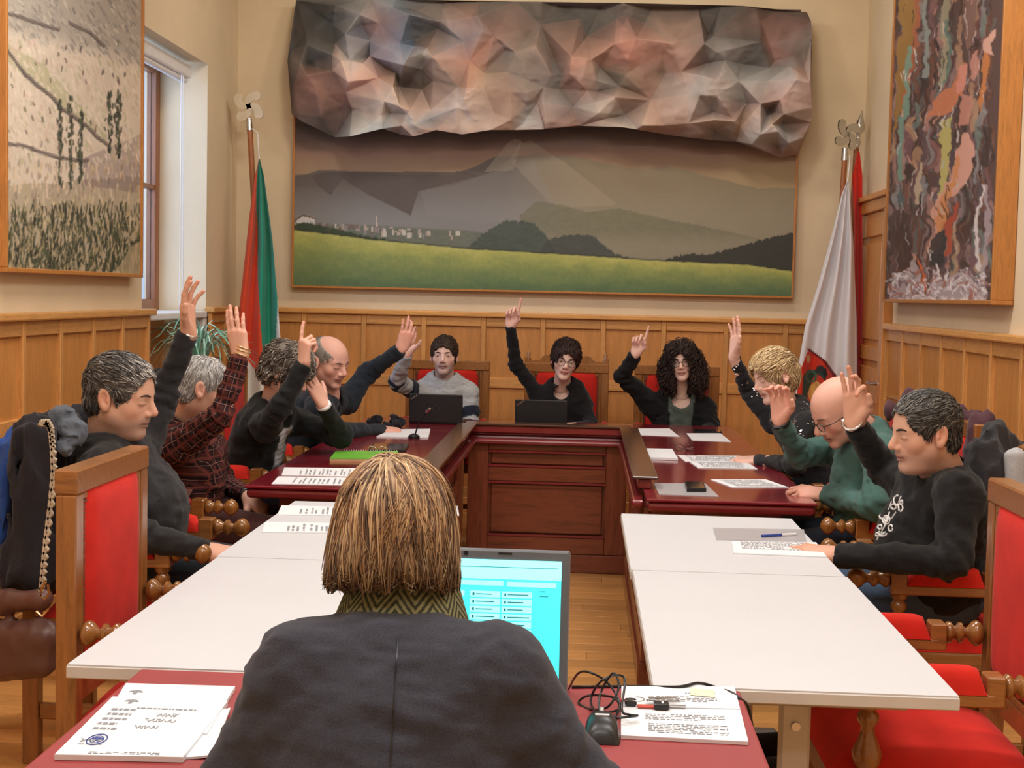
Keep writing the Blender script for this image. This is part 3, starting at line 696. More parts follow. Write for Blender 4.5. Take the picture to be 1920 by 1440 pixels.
# ---- strands of hair -----------------------------------------------------------------------------
def strands(Fd, roots, flow, nseg, step, width, pal, curl=0, cfreq=1, lift=.002, seed=0, stick=1.0, wvar=.4, zend=None):
    rg = np.random.default_rng(seed); N = len(roots); P = roots.astype(np.float32).copy(); path = [P.copy()]
    d0 = None; Ln = (.7+.6*rg.random(N))[:, None]; jit = rg.normal(0, .16, (N, 3)); lf = lift*(1+rg.random(N)**3*4)
    ze = rg.random((N, 1))*.03-.01
    jit += .5*np.stack([vnoise(roots, 45, 3+k) for k in range(3)], 1)
    for k in range(nseg):
        n = Fd.grad(P); fl_ = flow(P)+jit; tg = fl_-n*(fl_*n).sum(1, keepdims=True)*stick
        tg /= np.linalg.norm(tg, axis=1, keepdims=True)+1e-9
        if d0 is not None: tg = tg*.6+d0*.4
        d0 = tg; mv = 1.0 if zend is None else (P[:, 2:3] > zend+ze)*1.0; P = P+tg*step*Ln*mv
        dd = Fd(P); P = P-n*((dd-lift-(lf-lift)*(k+1)/nseg)*stick)[:, None]*(np.abs(dd) < .03)[:, None]; path.append(P.copy())
    A = np.stack(path, 1)                                         # N, nseg+1, 3
    if curl:
        t = np.arange(nseg+1)[None, :]*cfreq+rg.random(N)[:, None]*6.28; tan = np.gradient(A, axis=1); tan /= np.linalg.norm(tan, axis=2, keepdims=True)+1e-9
        u = np.cross(tan, np.array([.3, .2, .93])); u /= np.linalg.norm(u, axis=2, keepdims=True)+1e-9; v = np.cross(tan, u)
        amp = curl*(.5+rg.random(N))[:, None]*np.minimum(1, np.arange(nseg+1)/2)[None, :]
        A = A+u*(np.cos(t)*amp)[..., None]+v*(np.sin(t)*amp)[..., None]
    tan = np.gradient(A, axis=1); tan /= np.linalg.norm(tan, axis=2, keepdims=True)+1e-9
    u = np.cross(tan, np.array([.35, .25, .9])); u /= np.linalg.norm(u, axis=2, keepdims=True)+1e-9; v = np.cross(tan, u)
    tp = np.linspace(0, 1, nseg+1); wd = width*(.55+.45*np.sin(np.pi*np.minimum(1, tp*.8+.25)))*(1-tp**3*.8)
    wv = width and (1-wvar/2+wvar*rg.random(N))[:, None]*wd[None, :]
    ring = [A+(u*math.cos(a)+v*math.sin(a))*wv[..., None] for a in (0, 2.094, 4.189)]
    V = np.stack(ring, 2); K = nseg+1; base = np.arange(N*K*3).reshape(N, K, 3); Q = []
    for r in range(3):
        a, b = r, (r+1) % 3; Q.append(np.stack([base[:, :-1, a], base[:, :-1, b], base[:, 1:, b], base[:, 1:, a]], -1).reshape(-1, 4))
    pal = np.array(pal); c = pal[rg.integers(0, len(pal), N)]*(.8+.4*rg.random(N))[:, None]
    c = np.repeat(c[:, None, :], K*3, 1).reshape(-1, 3)
    return V.reshape(-1, 3), np.concatenate(Q), c
# ---- whole persons -------------------------------------------------------------------------------
M_skin = vmat('skin', .5, .12, 420, .0006, spec=.35, sss=.12)
M_cloth = vmat('cloth', .92, .6, 420, .0012, sheen=.12, spec=.1, var=.22)
M_hair = vmat('hair', .5, .0, spec=.35)
M_eye = vmat('eye', .15, spec=.6)
M_frame = mat('glasses_black', (.012, .012, .014), .25, .05); M_lens = glassmat('lens', (.92, .94, .95), .06)
M_brow = vmat('brow', .8)
CRAN = ((0, -.012, .034), (.075, .096, .082))
def hair_style(st, o):
    w = o.get('wide', 1)
    def sdf(P):
        th = st.get('th', .010); X = np.abs(P[..., 0]); S = np.stack([X, P[..., 1], P[..., 2]], -1)
        d = ell(P, CRAN[0], (CRAN[1][0]*w+th*.8, CRAN[1][1]+th, CRAN[1][2]+th))
        if st.get('nape', True): d = smin(d, ell(P, (0, -.045, -.03), (.058*w+th*.6, .052+th, .055)), .02)
        for c, r in st.get('add', []): d = smin(d, ell(S if c[0] > 0 else P, c, r), st.get('k', .03))
        n = st.get('noise', (.004, 60))
        m = np.abs(d) < .03; d[m] += fbm(P[m]*np.array(st.get('nst', (1, 1, 1)), np.float32), n[1], 2, 3)*n[0]
        fc, fr = st.get('face', ((0, .124, -.036), (.118, .086, .120)))
        fe = ell(P, fc, fr); mm = np.abs(fe) < .04; fe[mm] += st.get('jag', .009)*fbm(P[mm]*np.array([1, .5, .5], np.float32), 75, 7, 2); d = smax(d, -fe, st.get('fk', .006))
        if st.get('ear', True): d = smax(d, -ell(S, (.088, -.008, -.022), (.04, .026, .040)), .006)
        for c, r in st.get('cut', []): d = smax(d, -ell(S, c, r), .01)
        zb = st.get('zb', -.075); cb_ = (zb+st.get('zs', .25)*(P[..., 1]+.09))-P[..., 2]; mm = np.abs(cb_) < .05; cb_[mm] += st.get('zj', .012)*fbm(P[mm]*np.array([1, 1, .1], np.float32), 55, 9, 2); d = smax(d, cb_, .008)
        return d
    return sdf
def flowf(kind):
    def f(P):
        crown = np.array([0, -.035, .11]); a = P-crown; a = a/(np.linalg.norm(a, axis=1, keepdims=True)+1e-6)
        g = np.array([0, 0, -1.0])
        if kind == 'down': return a*.6+g*.9
        if kind == 'fwd': return a*.35+np.array([0, 1.0, .05])*smooth01((P[:, 2:3])/.06)+g*.8*smooth01((.05-P[:, 2:3])/.06)
        if kind == 'side': return a*.3+np.stack([.9+0*P[:, 0], .35+0*P[:, 0], 0*P[:, 0]], 1)*smooth01((P[:, 2:3])/.06)+g*.9*smooth01((.06-P[:, 2:3])/.06)
        if kind == 'back': return np.array([0, -1.0, 0])*.8+a*.3+g*.5
        if kind == 'radial': return a
    return f
def make_hair(o, C, R, st, h):
    s = o.get('size', 1.0); lo = V3(*st.get('lo', (-.125, -.145, -.13))); hi = V3(*st.get('hi', (.125, .14, .155)))
    f = hair_style(st, o); d = sample(f, lo, hi, h, .022); V, Q = surfnet(d, lo, h)
    pal = np.array(o['hairc']); base = pal.mean(0)*st.get('under', .7)
    col = np.tile(base, (len(V), 1))*(1+.25*fbm(V*np.array([1, 1, .3]), 120, 4, 2)[:, None])
    if 'tint' in st: col = st['tint'](V, col)
    parts = [(V, Q, col)]
    if st.get('n', 0):
        Fd = Field(d, lo, h); rg = np.random.default_rng(11); root = V[rg.integers(0, len(V), st['n']*2)]
        sk = head_sdf(root.astype(np.float32), o, V3(0, -.03, -.16)); root = root[sk > -.003]
        if 'zmin' in st: root = root[root[:, 2] > st['zmin']]
        root = root[:st['n']]
        sv, sq, scol = strands(Fd, root, flowf(st.get('flow', 'down')), st.get('seg', 6), st.get('step', .007), st.get('w', .0016), pal, st.get('curl', 0), st.get('cf', 1), st.get('lift', .0015), 5, st.get('stick', 1), zend=st.get('zend'))
        if 'tint' in st: scol = st['tint'](sv, scol)
        parts.append((sv, sq, scol))
    V, Q, C_ = joinmeshes(parts); return (V*s) @ R.T+C, Q, C_
def body_frame(sp):
    rt = unit(sp['SR']-sp['SL']); up = unit(sp['neck']-sp['pelvis']); fw = unit(np.cross(up, rt)); rt = np.cross(fw, up)
    return np.stack([rt, fw, up], 1)
def make_cloth(sp, h=.008):
    B = body_frame(sp); Pp, Pn = sp['pelvis'], sp['neck']; w = sp.get('bulk', 1); ar = sp.get('arm', 1); th = sp.get('thick', 0)
    L = lambda t, f=0: Pp+(Pn-Pp)*t+B[:, 1]*f
    torso = [('e', L(.02, .02), (.175*w, .135*w, .13)), ('e', L(.32, .03+.02*sp.get('belly', 0)), ((.16+.015*sp.get('belly', 0))*w, (.12+.03*sp.get('belly', 0))*w, .18)), ('e', L(.70, .0), (.172*w, .112*w, .175)),
             ('c', L(.97, -.01), L(.8, 0), .055, .10)]
    arms = []; cuts = []
    for s in 'RL':
        S, E, Wr = sp['S'+s], sp['E'+s], sp['W'+s]
        torso.append(('c', L(.93, -.01), S, .07, .062*ar))
        arms.append((s, 0, S, E, .064*ar, .050*ar)); arms.append((s, 1, E, Wr, .049*ar, sp.get('cuff', .036)))
    A = np.array([Pp, Pn]+[sp[k+s] for k in 'SEW' for s in 'RL']); lo = A.min(0)-.16-.05*(w-1); hi = A.max(0)+.14; lo[2] = max(lo[2], .47)
    hi[2] = max(A[:, 2])+.08
    f_ = sp.get('fold', .006); Cn = sp['C']; nk = sp['opts'].get('neck', .053)*sp['opts'].get('size', 1); ax0 = Cn+sp['R'] @ V3(0, -.022, -.05)
    Bf = np.array(B, np.float32)
    def f_t(G):
        d = None
        for p in torso:
            q = ell(G, p[1], np.array(p[2])+th, B) if p[0] == 'e' else seg_cone(G, p[1], p[2], p[3]+th, p[4]+th)
            d = q if d is None else smin(d, q, .05)
        return d
    def f_a(G):
        da = None
        for s, k, a, b, ra, rb in arms:
            q = seg_cone(G, a, b, ra+th, rb+th)
            if k: q = np.maximum(q, (G-np.asarray(b, np.float32)) @ unit(b-a).astype(np.float32))
            da = q if da is None else smin(da, q, .022)
        return da
    def f_c(G):
        d = smin(f_t(G), f_a(G), .035); m = np.abs(d) < .03; Gm = G[m]
        rg = np.abs(fbm(Gm*np.array([1, 1, 1.6], np.float32), 11, 9, 2))                            # creases
        d[m] += fbm(Gm, 9, 1, 2)*f_*1.1+fbm(Gm @ Bf*np.array([1.0, 1.0, 1.9], np.float32), 17, 5, 2)*f_+(rg*2-.3)*f_*1.1+(np.abs(fbm(Gm @ Bf*np.array([1.0, 1.0, 2.4], np.float32)+.7, 24, 13, 2))*2-.4)*f_*.7
        for s in 'RL':                                                                              # gathered folds round the elbows
            q = Gm-np.asarray(sp['E'+s], np.float32); r = np.sqrt((q*q).sum(-1)); ax = unit(sp['W'+s]-sp['S'+s]).astype(np.float32)
            d[m] += f_*.9*np.exp(-(r/.09)**2)*np.sin((q @ ax)*150+2*vnoise(Gm, 20, 3))
        d = smax(d, -seg_cone(G, ax0, Pn+(Pn-ax0)*.15, nk+.010, nk+.016), .006)                     # collar
        for c, r in sp.get('open', []): d = smax(d, -ell(G, Pn+B @ V3(*c), r, B), .008)
        return d
    V, Q = surfnet(sample(f_c, lo, hi, h, .015), lo, h)
    isarm = f_a(V) < f_t(V)
    tl = (V-Pp) @ B; tx = np.stack([tl[:, 0]+.6*tl[:, 1], tl[:, 2], isarm*1.0], 1)
    for s in 'RL':
        S, E, Wr = sp['S'+s], sp['E'+s], sp['W'+s]
        d0 = seg_cone(V, S, E, .05, .05); d1 = seg_cone(V, E, Wr, .05, .05); m0 = isarm & (np.minimum(d0, d1) < .03)
        for msk, a, b, off in ((m0 & (d0 <= d1), S, E, 0), (m0 & (d1 < d0), E, Wr, np.linalg.norm(E-S))):
            if not msk.any(): continue
            ax = unit(b-a); q = V[msk]-a; al = q @ ax; u = unit(np.cross(ax, V3(.3, .8, .5))); v = np.cross(ax, u); r = q-np.outer(al, ax)
            tx[msk, 0] = np.arctan2(r @ v, r @ u)*.052; tx[msk, 1] = al+off
    base = np.array(sp['cloth']); col = np.tile(base, (len(V), 1))*(1+.10*fbm(V, 30, 3, 2))[:, None]
    if 'clothf' in sp: col = sp['clothf'](V, tl, tx, isarm, col)
    return V, Q, col, tx
def make_legs(sp):
    B = body_frame(sp); fd = unit(V3(math.cos(sp['face']), math.sin(sp['face']), 0)); rt = V3(fd[1], -fd[0], 0); Pp = sp['pelvis'].copy(); Pp[2] = .60
    G0 = []; sh = []
    for s in (-1, 1):
        hp = Pp+rt*s*.09; kn = hp+fd*sp.get('thigh', .42)+rt*s*.03+V3(0, 0, -.04); an = kn-fd*.03+V3(0, 0, -kn[2]+.09)
        G0 += [('c', hp, kn, .088, .064), ('c', kn, an, .060, .045)]; sh.append((an, an+fd*.17))
    A = np.array([g[i] for g in G0 for i in (1, 2)]); lo = A.min(0)-.11; hi = A.max(0)+.11; h = .013; G = grid(lo, hi, h); d = None
    for g in G0:
        q = seg_cone(G, *g[1:]); d = q if d is None else smin(d, q, .025)
    d = smin(d, ell(G, Pp, (.175, .13, .11), B), .04); d = smax(d, .515-G[..., 2]-(((G-Pp.astype(np.float32)) @ fd.astype(np.float32)) > .14)*9, .01)
    V, Q = surfnet(d, lo, h); S = []
    for a, b in sh:
        lo2 = np.minimum(a, b)-.07; hi2 = np.maximum(a, b)+.07; lo2[2] = -.01; G = grid(lo2, hi2, .011)
        d = smin(seg_cone(G, a*V3(1, 1, 0)+V3(0, 0, .045), b*V3(1, 1, 0)+V3(0, 0, .034), .044, .040), seg_cone(G, a+V3(0, 0, .02), a*V3(1, 1, 0)+V3(0, 0, .06), .045, .045), .02)
        v, q = surfnet(smax(d, .004-G[..., 2], .004), lo2, .011); S.append((v, q))
    return (V, Q), S
def person(sp):
    o = sp['opts']; C = np.asarray(sp['C'], float); R = frame(*sp['rot']); sp['R'] = R; sp['C'] = C
    if 'neck' not in sp: sp['neck'] = C+R @ V3(0, -.035, -.15)
    base = V3(sp['pelvis'][0], sp['pelvis'][1], 0); root = thing('person', sp['label'], 'person', tuple(base))
    hh = sp.get('h', .0040)
    parts = [make_head(o, C, R, sp['neck']-.03*unit(sp['neck']-C)*0, hh)]
    Bf = body_frame(sp)
    for s, sd in (('R', -1), ('L', 1)):
        if 'H'+s in sp:
            fd, dn, pose = sp['H'+s]; parts.append(make_hand(o, sp['W'+s], fd, dn, sd, pose, sp['E'+s], sp.get('hh', .0035), sp.get('hs', 1.0)))
    # upper chest and arms inside the clothes
    lo_ = np.minimum(np.minimum(sp['neck']-.2, np.minimum(sp['WR'], sp['WL'])-.05), np.minimum(sp['ER'], sp['EL'])-.05); hi_ = np.maximum(np.maximum(sp['neck']+.2, np.maximum(sp['WR'], sp['WL'])+.05), np.maximum(sp['ER'], sp['EL'])+.05)
    def chest(G):
        d = smin(ell(G, sp['neck']+Bf @ V3(0, .0, -.10), (.135, .085, .09), Bf), seg_cone(G, sp['neck'], C+R @ V3(0, -.022, -.06), o.get('neck', .053)*.97, o.get('neck', .053)*.9), .04)
        for s_ in 'RL': d = smin(d, seg_cone(G, sp['neck']+Bf @ V3(0, 0, -.08), sp['S'+s_], .05, .04), .03); d = smin(d, seg_cone(G, sp['S'+s_], sp['E'+s_], .038, .03), .02); d = smin(d, seg_cone(G, sp['E'+s_], sp['W'+s_], .03, .02), .02)
        return d
    v, q = surfnet(sample(chest, lo_, hi_, .013), lo_, .013); parts.append((v, q, np.array(o['tone'])*.97))
    V, Q, col = joinmeshes(parts); link('body', npmesh('body', V-base, Q, col), M_skin, root)
    V, Q, col, tx = make_cloth(sp, sp.get('ch', .0098)); me = npmesh(sp.get('cname', 'jumper'), V-base, Q, col)
    if sp.get('mat') is not None:
        a = me.attributes.new('tx', 'FLOAT_VECTOR', 'POINT'); a.data.foreach_set('vector', np.ascontiguousarray(tx, np.float32).ravel())
    clo = link(sp.get('cname', 'jumper'), me, sp.get('mat') or M_cloth, root); sp['clothmesh'] = (V, Q)
    lg, sh = make_legs(sp); v, q = lg
    link('trousers', npmesh('trousers', v-base, q, np.array(sp.get('legc', srgb(38, 42, 52)))), M_cloth, root)
    for v, q in sh: link('shoe', npmesh('shoe', v-base, q, np.array(srgb(35, 28, 26))), M_cloth, root)
    if 'hair' in sp:
        V, Q, col = make_hair(o, C, R, sp['hair'], sp['hair'].get('h', .0044)); link('hair', npmesh('hair', V-base, Q, col), M_hair, root)
    s = o.get('size', 1.0)
    W_ = lambda p: Vector(C+R @ (np.asarray(p, float)*s)-base)
    def onface(x, z, off=.0008):
        yy = np.linspace(.125, .02, 106, dtype=np.float32); P = np.stack([np.full(106, x, np.float32), yy, np.full(106, z, np.float32)], -1)
        k = np.argmax(head_sdf(P, o, V3(0, -.03, -.16)) < off); return (x, float(yy[k]), z)
    for sx_ in (-1, 1):                                    # brows and, where they look up, eyes
        br = MB(); c = o.get('browc', o.get('hairc', [srgb(60, 45, 38)])[0])
        pts = [W_(onface(sx_*(.012+.036*t), .0195+.006*math.sin(t*2.6)-.002*t)) for t in np.linspace(0, 1, 7)]
        br.tube(pts, [.0026*o.get('brow', 1)*q for q in (.6, 1, 1.15, 1.1, .9, .7, .35)], 6, c); br.build('eyebrow', M_brow, root, 60)
        if o.get('eyes'):
            e = MB(); c0 = np.array((sx_*.032, .0695, .0005)); e.sphere((0, 0, 0), .0140, 20, 14); gz = unit(V3(*o.get('gaze', (0, 1, 0))))
            P = np.array(e.v); dt_ = (P/.0140) @ gz; e.c = [(.02, .015, .015) if k > .975 else (o.get('iris', (.10, .06, .04)) if k > .90 else (.62, .58, .55)) for k in dt_]
            e.v = [tuple(W_(c0+p)) for p in P]; e.build('eye', M_eye, root, 60)
    if o.get('glasses'):
        g = MB(); rx, rz = o['glasses']; yy = .099
        def ring(sx_): return [W_((sx_*.033+rx*math.cos(a), yy-abs(rx*math.cos(a)+.0)*0-.10*max(0, sx_*(sx_*.033+rx*math.cos(a))-.033), -.002+rz*math.sin(a))) for a in np.linspace(0, 2*math.pi, 25)]
        for sx_ in (-1, 1):
            g.tube(ring(sx_), .0017, 6)
            g.tube([W_((sx_*.056, yy-.004, .004)), W_((sx_*.075, .07, .004)), W_((sx_*.081, .0, .003)), W_((sx_*.079, -.016, -.004)), W_((sx_*.077, -.03, -.022))], .0016, 6)
        g.tube([W_((-.033+rx, yy, .004)), W_((0, yy+.004, .009)), W_((.033-rx, yy, .004))], .0017, 6)
        gl = g.build('glasses', M_frame, root, 60)
        for sx_ in (-1, 1):
            r_ = ring(sx_)[:-1]; MB().add(r_, [tuple(range(len(r_)))]).build('lens', M_lens, gl)
    return root, clo
J = lambda x, y, Y: at(x, y, Y=Y)
def bracelet(root, p, ax, r, m, w=.008, name='bracelet'):
    b = Vector(root.location); ax = Vector(unit(ax)); q = ax.to_track_quat('Z', 'Y')
    pts = [Vector(p)-b+q @ Vector((r*math.cos(a), r*.88*math.sin(a), 0)) for a in np.linspace(0, 2*math.pi, 21)]
    MB().tube(pts, w, 6).build(name, m, root, 60)
M_gold = mat('gold', (.75, .55, .3), .3, .05, metal=1); M_silver = mat('silver', (.75, .75, .75), .25, .05, metal=1)
GREY = [srgb(70, 66, 64), srgb(96, 92, 88), srgb(48, 44, 43), srgb(140, 135, 130)]
# ================================================================== the eleven people
SK = srgb(222, 178, 158); SKP = srgb(232, 194, 178); SKT = srgb(208, 162, 138); SKR = srgb(224, 174, 156)
up = V3(0, 0, 1)
# 1 man with salt-and-pepper hair
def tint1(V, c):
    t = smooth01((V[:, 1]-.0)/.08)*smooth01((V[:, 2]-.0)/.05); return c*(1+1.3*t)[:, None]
short = dict(face=((0, .124, -.030), (.118, .088, .122)), th=.010, n=1500, seg=5, step=.0065, w=.0017, flow='fwd', noise=(.005, 55), zb=-.085)
P1 = dict(label='man with salt-and-pepper hair in a dark jumper, raising an open hand', face=0.0, pelvis=V3(-1.47, 4.46, .64), C=J(228, 742, 4.36), rot=(.0-.10, .20, .06),
          neck=J(203, 825, 4.42), SR=J(196, 880, 4.22), SL=J(264, 842, 4.64), ER=J(248, 1000, 4.16), WR=J(388, 1034, 4.24), EL=J(303, 742, 4.72), WL=J(354, 628, 4.70),
          HR=((.95, .1, -.15), (.1, -.4, .9), 'relax'), HL=((-.10, .05, 1), (-.97, .15, 0), 'open'),
          opts=dict(tone=SKT, hairc=GREY, stubble=.75, size=1.10, jaw=1.06, fat=.8, neck=.060, brow=1.2, browc=srgb(50, 42, 38), nose=1.1, lip=.35), h=.0032, hh=.0028, hs=1.06,
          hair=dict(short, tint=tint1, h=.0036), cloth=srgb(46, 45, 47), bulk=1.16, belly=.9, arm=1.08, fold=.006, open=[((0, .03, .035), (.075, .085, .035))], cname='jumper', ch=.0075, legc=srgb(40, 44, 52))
# 2 plaid shirt
t = NT('plaid'); a_ = t.n.new('ShaderNodeAttribute'); a_.attribute_name = 'tx'; sp_ = t.n.new('ShaderNodeSeparateXYZ'); t.link(a_.outputs['Vector'], sp_.inputs[0])
def stripes(sock, per, wid, off=0.0):
    m1 = t.new('ShaderNodeMath', operation='MULTIPLY_ADD'); t.link(sock, m1.inputs[0]); m1.inputs[1].default_value = 1/per; m1.inputs[2].default_value = off
    m2 = t.new('ShaderNodeMath', operation='FRACT'); t.link(m1.outputs[0], m2.inputs[0])
    m3 = t.new('ShaderNodeMath', operation='LESS_THAN'); t.link(m2.outputs[0], m3.inputs[0]); m3.inputs[1].default_value = wid; return m3.outputs[0]
c_ = srgb(74, 40, 38)
for k in (0, 1): c_ = t.mix(c_, srgb(38, 24, 26), t.new('ShaderNodeMath', operation='MULTIPLY', ).outputs[0] if False else stripes(sp_.outputs[k], .052, .42, .1), 'MIX') if False else t.mix(c_, srgb(40, 26, 28), stripes(sp_.outputs[k], .052, .40, .1))
for k in (0, 1): c_ = t.mix(c_, srgb(140, 104, 96), stripes(sp_.outputs[k], .026, .085, .0))
for k in (0, 1): c_ = t.mix(c_, srgb(104, 54, 48), stripes(sp_.outputs[k], .052, .14, .6))
t.link(c_, t.b.inputs['Base Color']); t.b.inputs['Roughness'].default_value = .9; t.b.inputs['Specular IOR Level'].default_value = .15; M_plaid = t.m
WHT = [srgb(190, 187, 184), srgb(165, 162, 160), srgb(120, 116, 112), srgb(210, 208, 205)]
P2 = dict(label='person with cropped silver hair in a brown plaid shirt, raising a flat hand', face=.0, pelvis=V3(-1.58, 5.38, .64), C=J(382, 728, 5.24), rot=(.30, .28, .0),
          neck=J(350, 800, 5.34), SR=J(330, 838, 5.14), SL=J(392, 838, 5.52), ER=J(418, 778, 5.02), WR=J(452, 668, 5.06), EL=J(420, 905, 5.62), WL=J(463, 928, 5.40),
          HR=((-.22, .05, 1), (-.35, -.92, .05), 'salute'), HL=((.75, -.2, -.6), (.4, -.3, .8), 'relax'), mat=M_plaid,
          opts=dict(tone=SK, hairc=WHT, size=.99, neck=.052), hair=dict(th=.006, n=1300, seg=4, step=.006, w=.0016, flow='down', noise=(.003, 60), zb=-.085, tint=lambda V, c: c*1.15),
          cloth=(1, 1, 1), bulk=1.02, arm=1.0, belly=.5, fold=.008, cname='plaid_shirt', hh=.003, legc=srgb(74, 46, 44))
# 3 curly grey hair, black cardigan
CG = [srgb(150, 138, 126), srgb(110, 98, 88), srgb(178, 168, 156), srgb(84, 74, 66)]
def cl3(V, tl, tx, isarm, col):
    m = (~isarm) & (np.abs(tl[:, 0]+.0) < .055) & (tl[:, 1] > .04); m &= tl[:, 2] < .33
    st_ = (np.sin(tl[:, 2]*260) > .2); col[m] = np.where(st_[m][:, None], srgb(205, 205, 210), srgb(160, 162, 170)); return col
P3 = dict(label='person with curly grey hair in a black cardigan, finger raised, head on hand', face=-.25, pelvis=V3(-1.56, 6.3, .64), C=J(538, 697, 6.12), rot=(-.15, .50, -.05),
          neck=J(510, 762, 6.2), SR=J(498, 800, 6.00), SL=J(556, 790, 6.40), ER=J(528, 762, 5.86), WR=J(570, 682, 5.86), EL=J(640, 818, 6.32), WL=J(608, 762, 6.18),
          HR=((.0, 0, 1), (-.7, -.6, .1), 'point'), HL=((-.45, -.05, .9), (.75, -.5, .2), 'flat'), clothf=cl3,
          opts=dict(tone=SK, hairc=CG, size=1.0, neck=.048), hair=dict(th=.02, n=900, seg=9, step=.007, w=.0024, curl=.008, cf=.9, flow='down', noise=(.012, 45), ear=False, face=((0, .13, -.05), (.085, .072, .10)), zb=-.10, lift=.004),
          cloth=srgb(34, 35, 35), bulk=1.02, arm=.98, cname='cardigan', fold=.007, open=[((0, .05, -.0), (.05, .07, .06))])
# 4 balding man
BR = [srgb(140, 132, 126), srgb(160, 154, 148), srgb(118, 110, 104)]
P4 = dict(label='balding man in a dark navy jumper, left arm stretched out with raised hand', face=-.2, pelvis=V3(-1.57, 7.22, .64), C=J(618, 678, 7.05), rot=(-.55, .30, .05),
          neck=J(612, 742, 7.14), SR=J(600, 768, 6.94), SL=J(650, 752, 7.36), ER=J(628, 812, 6.92), WR=J(716, 806, 7.30), EL=J(690, 700, 7.44), WL=J(752, 655, 7.34),
          HR=((.9, .3, -.1), (-.1, -.3, .9), 'fist'), HL=((.35, -.05, .95), (.45, -.75, .2), 'wave'),
          opts=dict(tone=SKR, hairc=BR, size=1.08, stubble=.3, neck=.056, nose=1.1, browc=srgb(90, 80, 74)),
          hair=dict(th=.004, n=500, seg=4, step=.006, w=.0014, flow='down', noise=(.002, 60), cut=[((0, .05, .12), (.085, .115, .085))], zb=-.08, under=.95),
          cloth=srgb(38, 44, 52), bulk=1.10, arm=1.06, belly=.5, hh=.0036)
# 5 striped jumper
BN = [srgb(66, 50, 40), srgb(84, 66, 52), srgb(50, 38, 32)]
def cl5(V, tl, tx, isarm, col):
    G_ = np.array(srgb(176, 178, 180)); Dk = np.array(srgb(36, 40, 54)); col[:] = G_; sp1 = 1+.16*vnoise(V, 160, 3)
    b = (tl[:, 2] > .10) & (tl[:, 2] < .17) & ~isarm; al = tx[:, 1]
    ba = isarm & (((al > .10) & (al < .17)) | ((al > .26) & (al < .29))); col[b | ba] = Dk; return col*sp1[:, None]
P5 = dict(label='man with short brown hair in a grey jumper with navy stripes, behind a laptop', face=-math.pi/2, pelvis=V3(-.86, 8.62, .64), C=J(833, 667, 8.52), rot=(-math.pi/2, .0, .0),
          neck=J(833, 716, 8.58), SR=J(790, 738, 8.58), SL=J(878, 738, 8.58), ER=J(744, 716, 8.36), WR=J(764, 664, 8.20), EL=J(886, 800, 8.48), WL=J(862, 806, 8.24),
          HR=((.1, 0, 1), (.2, .95, 0), 'open'), HL=((-.6, -.8, 0), (0, 0, 1), 'rest'), clothf=cl5, ch=.007,
          opts=dict(tone=SKP, hairc=BN, size=1.0, stubble=.8, eyes=True, iris=(.06, .05, .05), brow=1.2), hair=dict(short, th=.012, face=((0, .128, -.045), (.110, .084, .116)), n=1000), cloth=srgb(176, 178, 180), bulk=1.0, hh=.0036)
# 6 dark short hair, round glasses
DK = [srgb(48, 34, 32), srgb(66, 46, 42), srgb(34, 24, 24), srgb(84, 60, 54)]
P6 = dict(label='woman with short dark hair and round glasses in black, pointing one finger up', face=-math.pi/2, pelvis=V3(-.06, 8.60, .64), C=J(1060, 676, 8.36), rot=(-math.pi/2+.08, .10, -.16),
          neck=J(1053, 727, 8.46), SR=J(1013, 747, 8.5), SL=J(1091, 755, 8.5), ER=J(968, 686, 8.44), WR=J(957, 612, 8.36), EL=J(1110, 802, 8.38), WL=J(1068, 800, 8.16),
          HR=((.18, 0, 1), (.15, .95, 0), 'point'), HL=((-1, -.1, 0), (0, 0, 1), 'relax'),
          opts=dict(tone=SKP, hairc=DK, size=.98, eyes=True, glasses=(.026, .022), neck=.046, jaw=.94, lip=.8, lipc=srgb(190, 90, 95)), hair=dict(th=.018, n=1200, seg=8, step=.0085, w=.0019, flow='fwd', noise=(.008, 45), face=((0, .132, -.048), (.104, .092, .115)), ear=False, zb=-.085, jag=.014, lift=.003, add=[((0, -.04, .07), (.07, .07, .06))]),
          cloth=srgb(34, 33, 35), bulk=.92, arm=.84, cuff=.031, cname='top', open=[((0, .05, .0), (.05, .06, .045))], hh=.0036)
